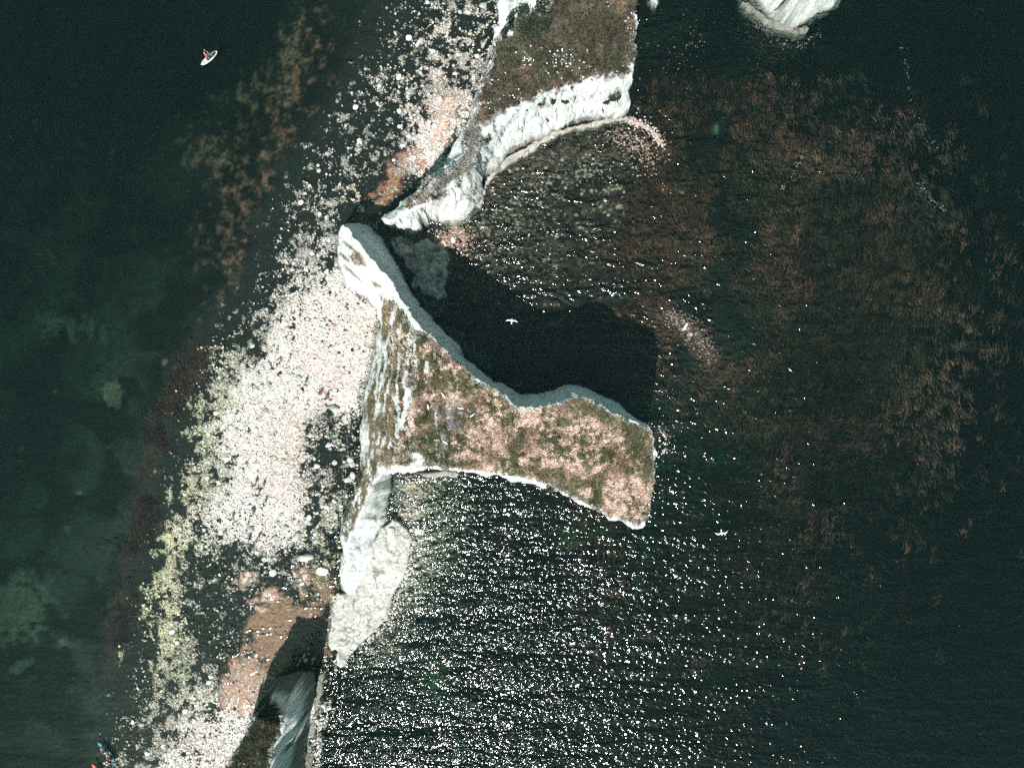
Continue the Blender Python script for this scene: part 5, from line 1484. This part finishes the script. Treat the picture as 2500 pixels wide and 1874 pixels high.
def kpaddle(m, a, y_, label):
    e = bpy.data.objects.new('paddle', None); COL.objects.link(e); e.location = m @ Vector((0, y_, .80)); e.rotation_euler = (0, 0, a + .18)
    tag(e, label, 'paddle')
    tube('shaft', [(-.85, 0, -.06), (0, 0, .03), (.85, 0, .10)], .015, M_IN, e)
    for sg in (-1, 1):
        plate('blade', [(sg * .84, -.05), (sg * 1.1, -.08), (sg * 1.14, 0), (sg * 1.1, .08), (sg * .84, .05)], -.07 if sg < 0 else .09, .012, M_IN, e)
kpaddle(km, ka, .55, 'double paddle across the knees of the front kayaker')
k2, _a = kayak(243, 1888, -36, -60, 3.9, M_RED, 'red kayak with only its pointed bow showing at the bottom edge', False)

# ------------------------------------------------------------------ gulls
M_GULL = plain_mat('white_feathers', (.80, .82, .82), .7, .1, .05)
M_GBACK = plain_mat('pale_grey_feathers', (.66, .69, .69), .7, .1, .05)
M_BEAK = plain_mat('yellow_beak', (.6, .40, .06), .5)
def gull_mesh(spread):
    V = []; F = []
    prof = [(-.24, .012, .0), (-.20, .035, 0), (-.10, .062, 0), (.0, .075, 0), (.10, .066, .005), (.17, .045, .018), (.215, .042, .03), (.25, .028, .03), (.268, .008, .025)]
    m = 12
    for y_, r_, z_ in prof:
        for j in range(m): V.append((math.cos(j * 6.2832 / m) * r_, y_, z_ + math.sin(j * 6.2832 / m) * r_ * .85))
    for i in range(len(prof) - 1):
        for j in range(m): F.append((i * m + j, i * m + (j + 1) % m, (i + 1) * m + (j + 1) % m, (i + 1) * m + j))
    F.append(tuple(range(m))[::-1]); F.append(tuple(range((len(prof) - 1) * m, len(prof) * m)))
    # wings
    if spread:
        W_ = [(.03, .09, -.07, .03), (.18, .13, -.06, .08), (.34, .17, -.03, .10), (.47, .12, -.05, .07), (.58, .04, -.09, .03), (.66, -.03, -.10, .0), (.69, -.07, -.10, -.005)]
    else:
        W_ = [(.03, .10, -.10, .055), (.06, .11, -.16, .05), (.075, .09, -.22, .035), (.08, .03, -.28, .02)]
    for sg in (-1, 1):
        b = len(V)
        for x_, yf, yb, z_ in W_:
            mid = (yf + yb) / 2
            V += [(sg * x_, yf, z_), (sg * x_, mid, z_ + .014), (sg * x_, yb, z_), (sg * x_, mid, z_ - .008)]
        for i in range(len(W_) - 1):
            for j in range(4):
                q = (b + i * 4 + j, b + i * 4 + (j + 1) % 4, b + (i + 1) * 4 + (j + 1) % 4, b + (i + 1) * 4 + j)
                F.append(q if sg > 0 else q[::-1])
        e_ = b + (len(W_) - 1) * 4; F.append((e_, e_ + 1, e_ + 2, e_ + 3))
    # tail fan
    b = len(V); tw = .085 if spread else .045
    V += [(-.03, -.18, .012), (.03, -.18, .012), (tw, -.34, .012), (tw * .5, -.36, .012), (0, -.365, .012), (-tw * .5, -.36, .012), (-tw, -.34, .012)]
    V += [(x_, y_, -.004) for x_, y_, z_ in V[b:b + 7]]
    F.append(tuple(range(b, b + 7))[::-1]); F.append(tuple(range(b + 7, b + 14)))
    for j in range(7): F.append((b + j, b + (j + 1) % 7, b + 7 + (j + 1) % 7, b + 7 + j))
    me = bpy.data.meshes.new('body'); me.from_pydata(V, [], F); me.materials.append(M_GULL)
    for p in me.polygons: p.use_smooth = True
    bm_ = bpy.data.meshes.new('beak')
    bv = [(math.cos(j * 1.0472) * .012, .262, .024 + math.sin(j * 1.0472) * .012) for j in range(6)] + [(0, .325, .012)]
    bm_.from_pydata(bv, [], [(j, (j + 1) % 6, 6) for j in range(6)] + [tuple(range(6))[::-1]]); bm_.materials.append(M_BEAK)
    return me, bm_
GM = {True: gull_mesh(True), False: gull_mesh(False)}
def gull(px, py, z, rot, spread, label, group, roll=0, sc=1.0):
    e = bpy.data.objects.new('gull', None); COL.objects.link(e); e.location = P(px, py, z); e.rotation_euler = (0, roll, rot); e.scale = (sc, sc, sc)
    tag(e, label, 'gull', group)
    for me, nm in zip(GM[spread], ('body', 'beak')):
        o = bpy.data.objects.new(nm, me); COL.objects.link(o); o.parent = e
gull(1249.5, 783, 28, math.radians(-6), True, 'white gull flying over the dark shadowed cove, wings spread', 'flying gulls', .06)
gull(1761.5, 1300, 38, math.radians(188), True, 'white gull flying over open water right of the big stack', 'flying gulls', -.05)
def perch(px, py, rot, lb, spread=False):
    gull(px, py, zB(px, py) + .42, rot, spread, lb, 'gulls resting on the stack', 0, 1.25)
perch(1081, 963, .6, 'gull resting on pale grass left of the stack middle')
perch(1123, 996, 1.4, 'gull resting on grass beside the purple heather')
perch(1152, 1014, 2.2, 'gull resting on grass right of the purple heather')
perch(1045, 992, .2, 'gull resting near the left side of the stack top')
perch(1086, 1079, .9, 'gull resting below the purple heather')

# ------------------------------------------------------------------ tinted scattering volume, added to lift the blacks
def added_haze():
    X, Y0, Y1, Z0, Z1 = 5200, -5200, 5200, -31.5, 124
    V = [(-X, Y0, Z0), (X, Y0, Z0), (X, Y1, Z0), (-X, Y1, Z0), (-X, Y0, Z1), (X, Y0, Z1), (X, Y1, Z1), (-X, Y1, Z1)]
    F = [(3, 2, 1, 0), (4, 5, 6, 7), (0, 1, 5, 4), (1, 2, 6, 5), (2, 3, 7, 6), (3, 0, 4, 7)]
    m = bpy.data.materials.new('added_haze_volume'); m.use_nodes = True; nt = m.node_tree; nt.nodes.clear()
    out = nt.nodes.new('ShaderNodeOutputMaterial'); v_ = nt.nodes.new('ShaderNodeVolumePrincipled')
    v_.inputs['Color'].default_value = (.50, .92, .82, 1); v_.inputs['Density'].default_value = HAZE
    nt.links.new(v_.outputs[0], out.inputs['Volume'])
    me = bpy.data.meshes.new('added_haze'); me.from_pydata(V, [], F); me.materials.append(m)
    o = bpy.data.objects.new('added_haze', me); COL.objects.link(o)
    tag(o, None, None, None, 'stuff')
HAZE = 0.9e-4
added_haze()
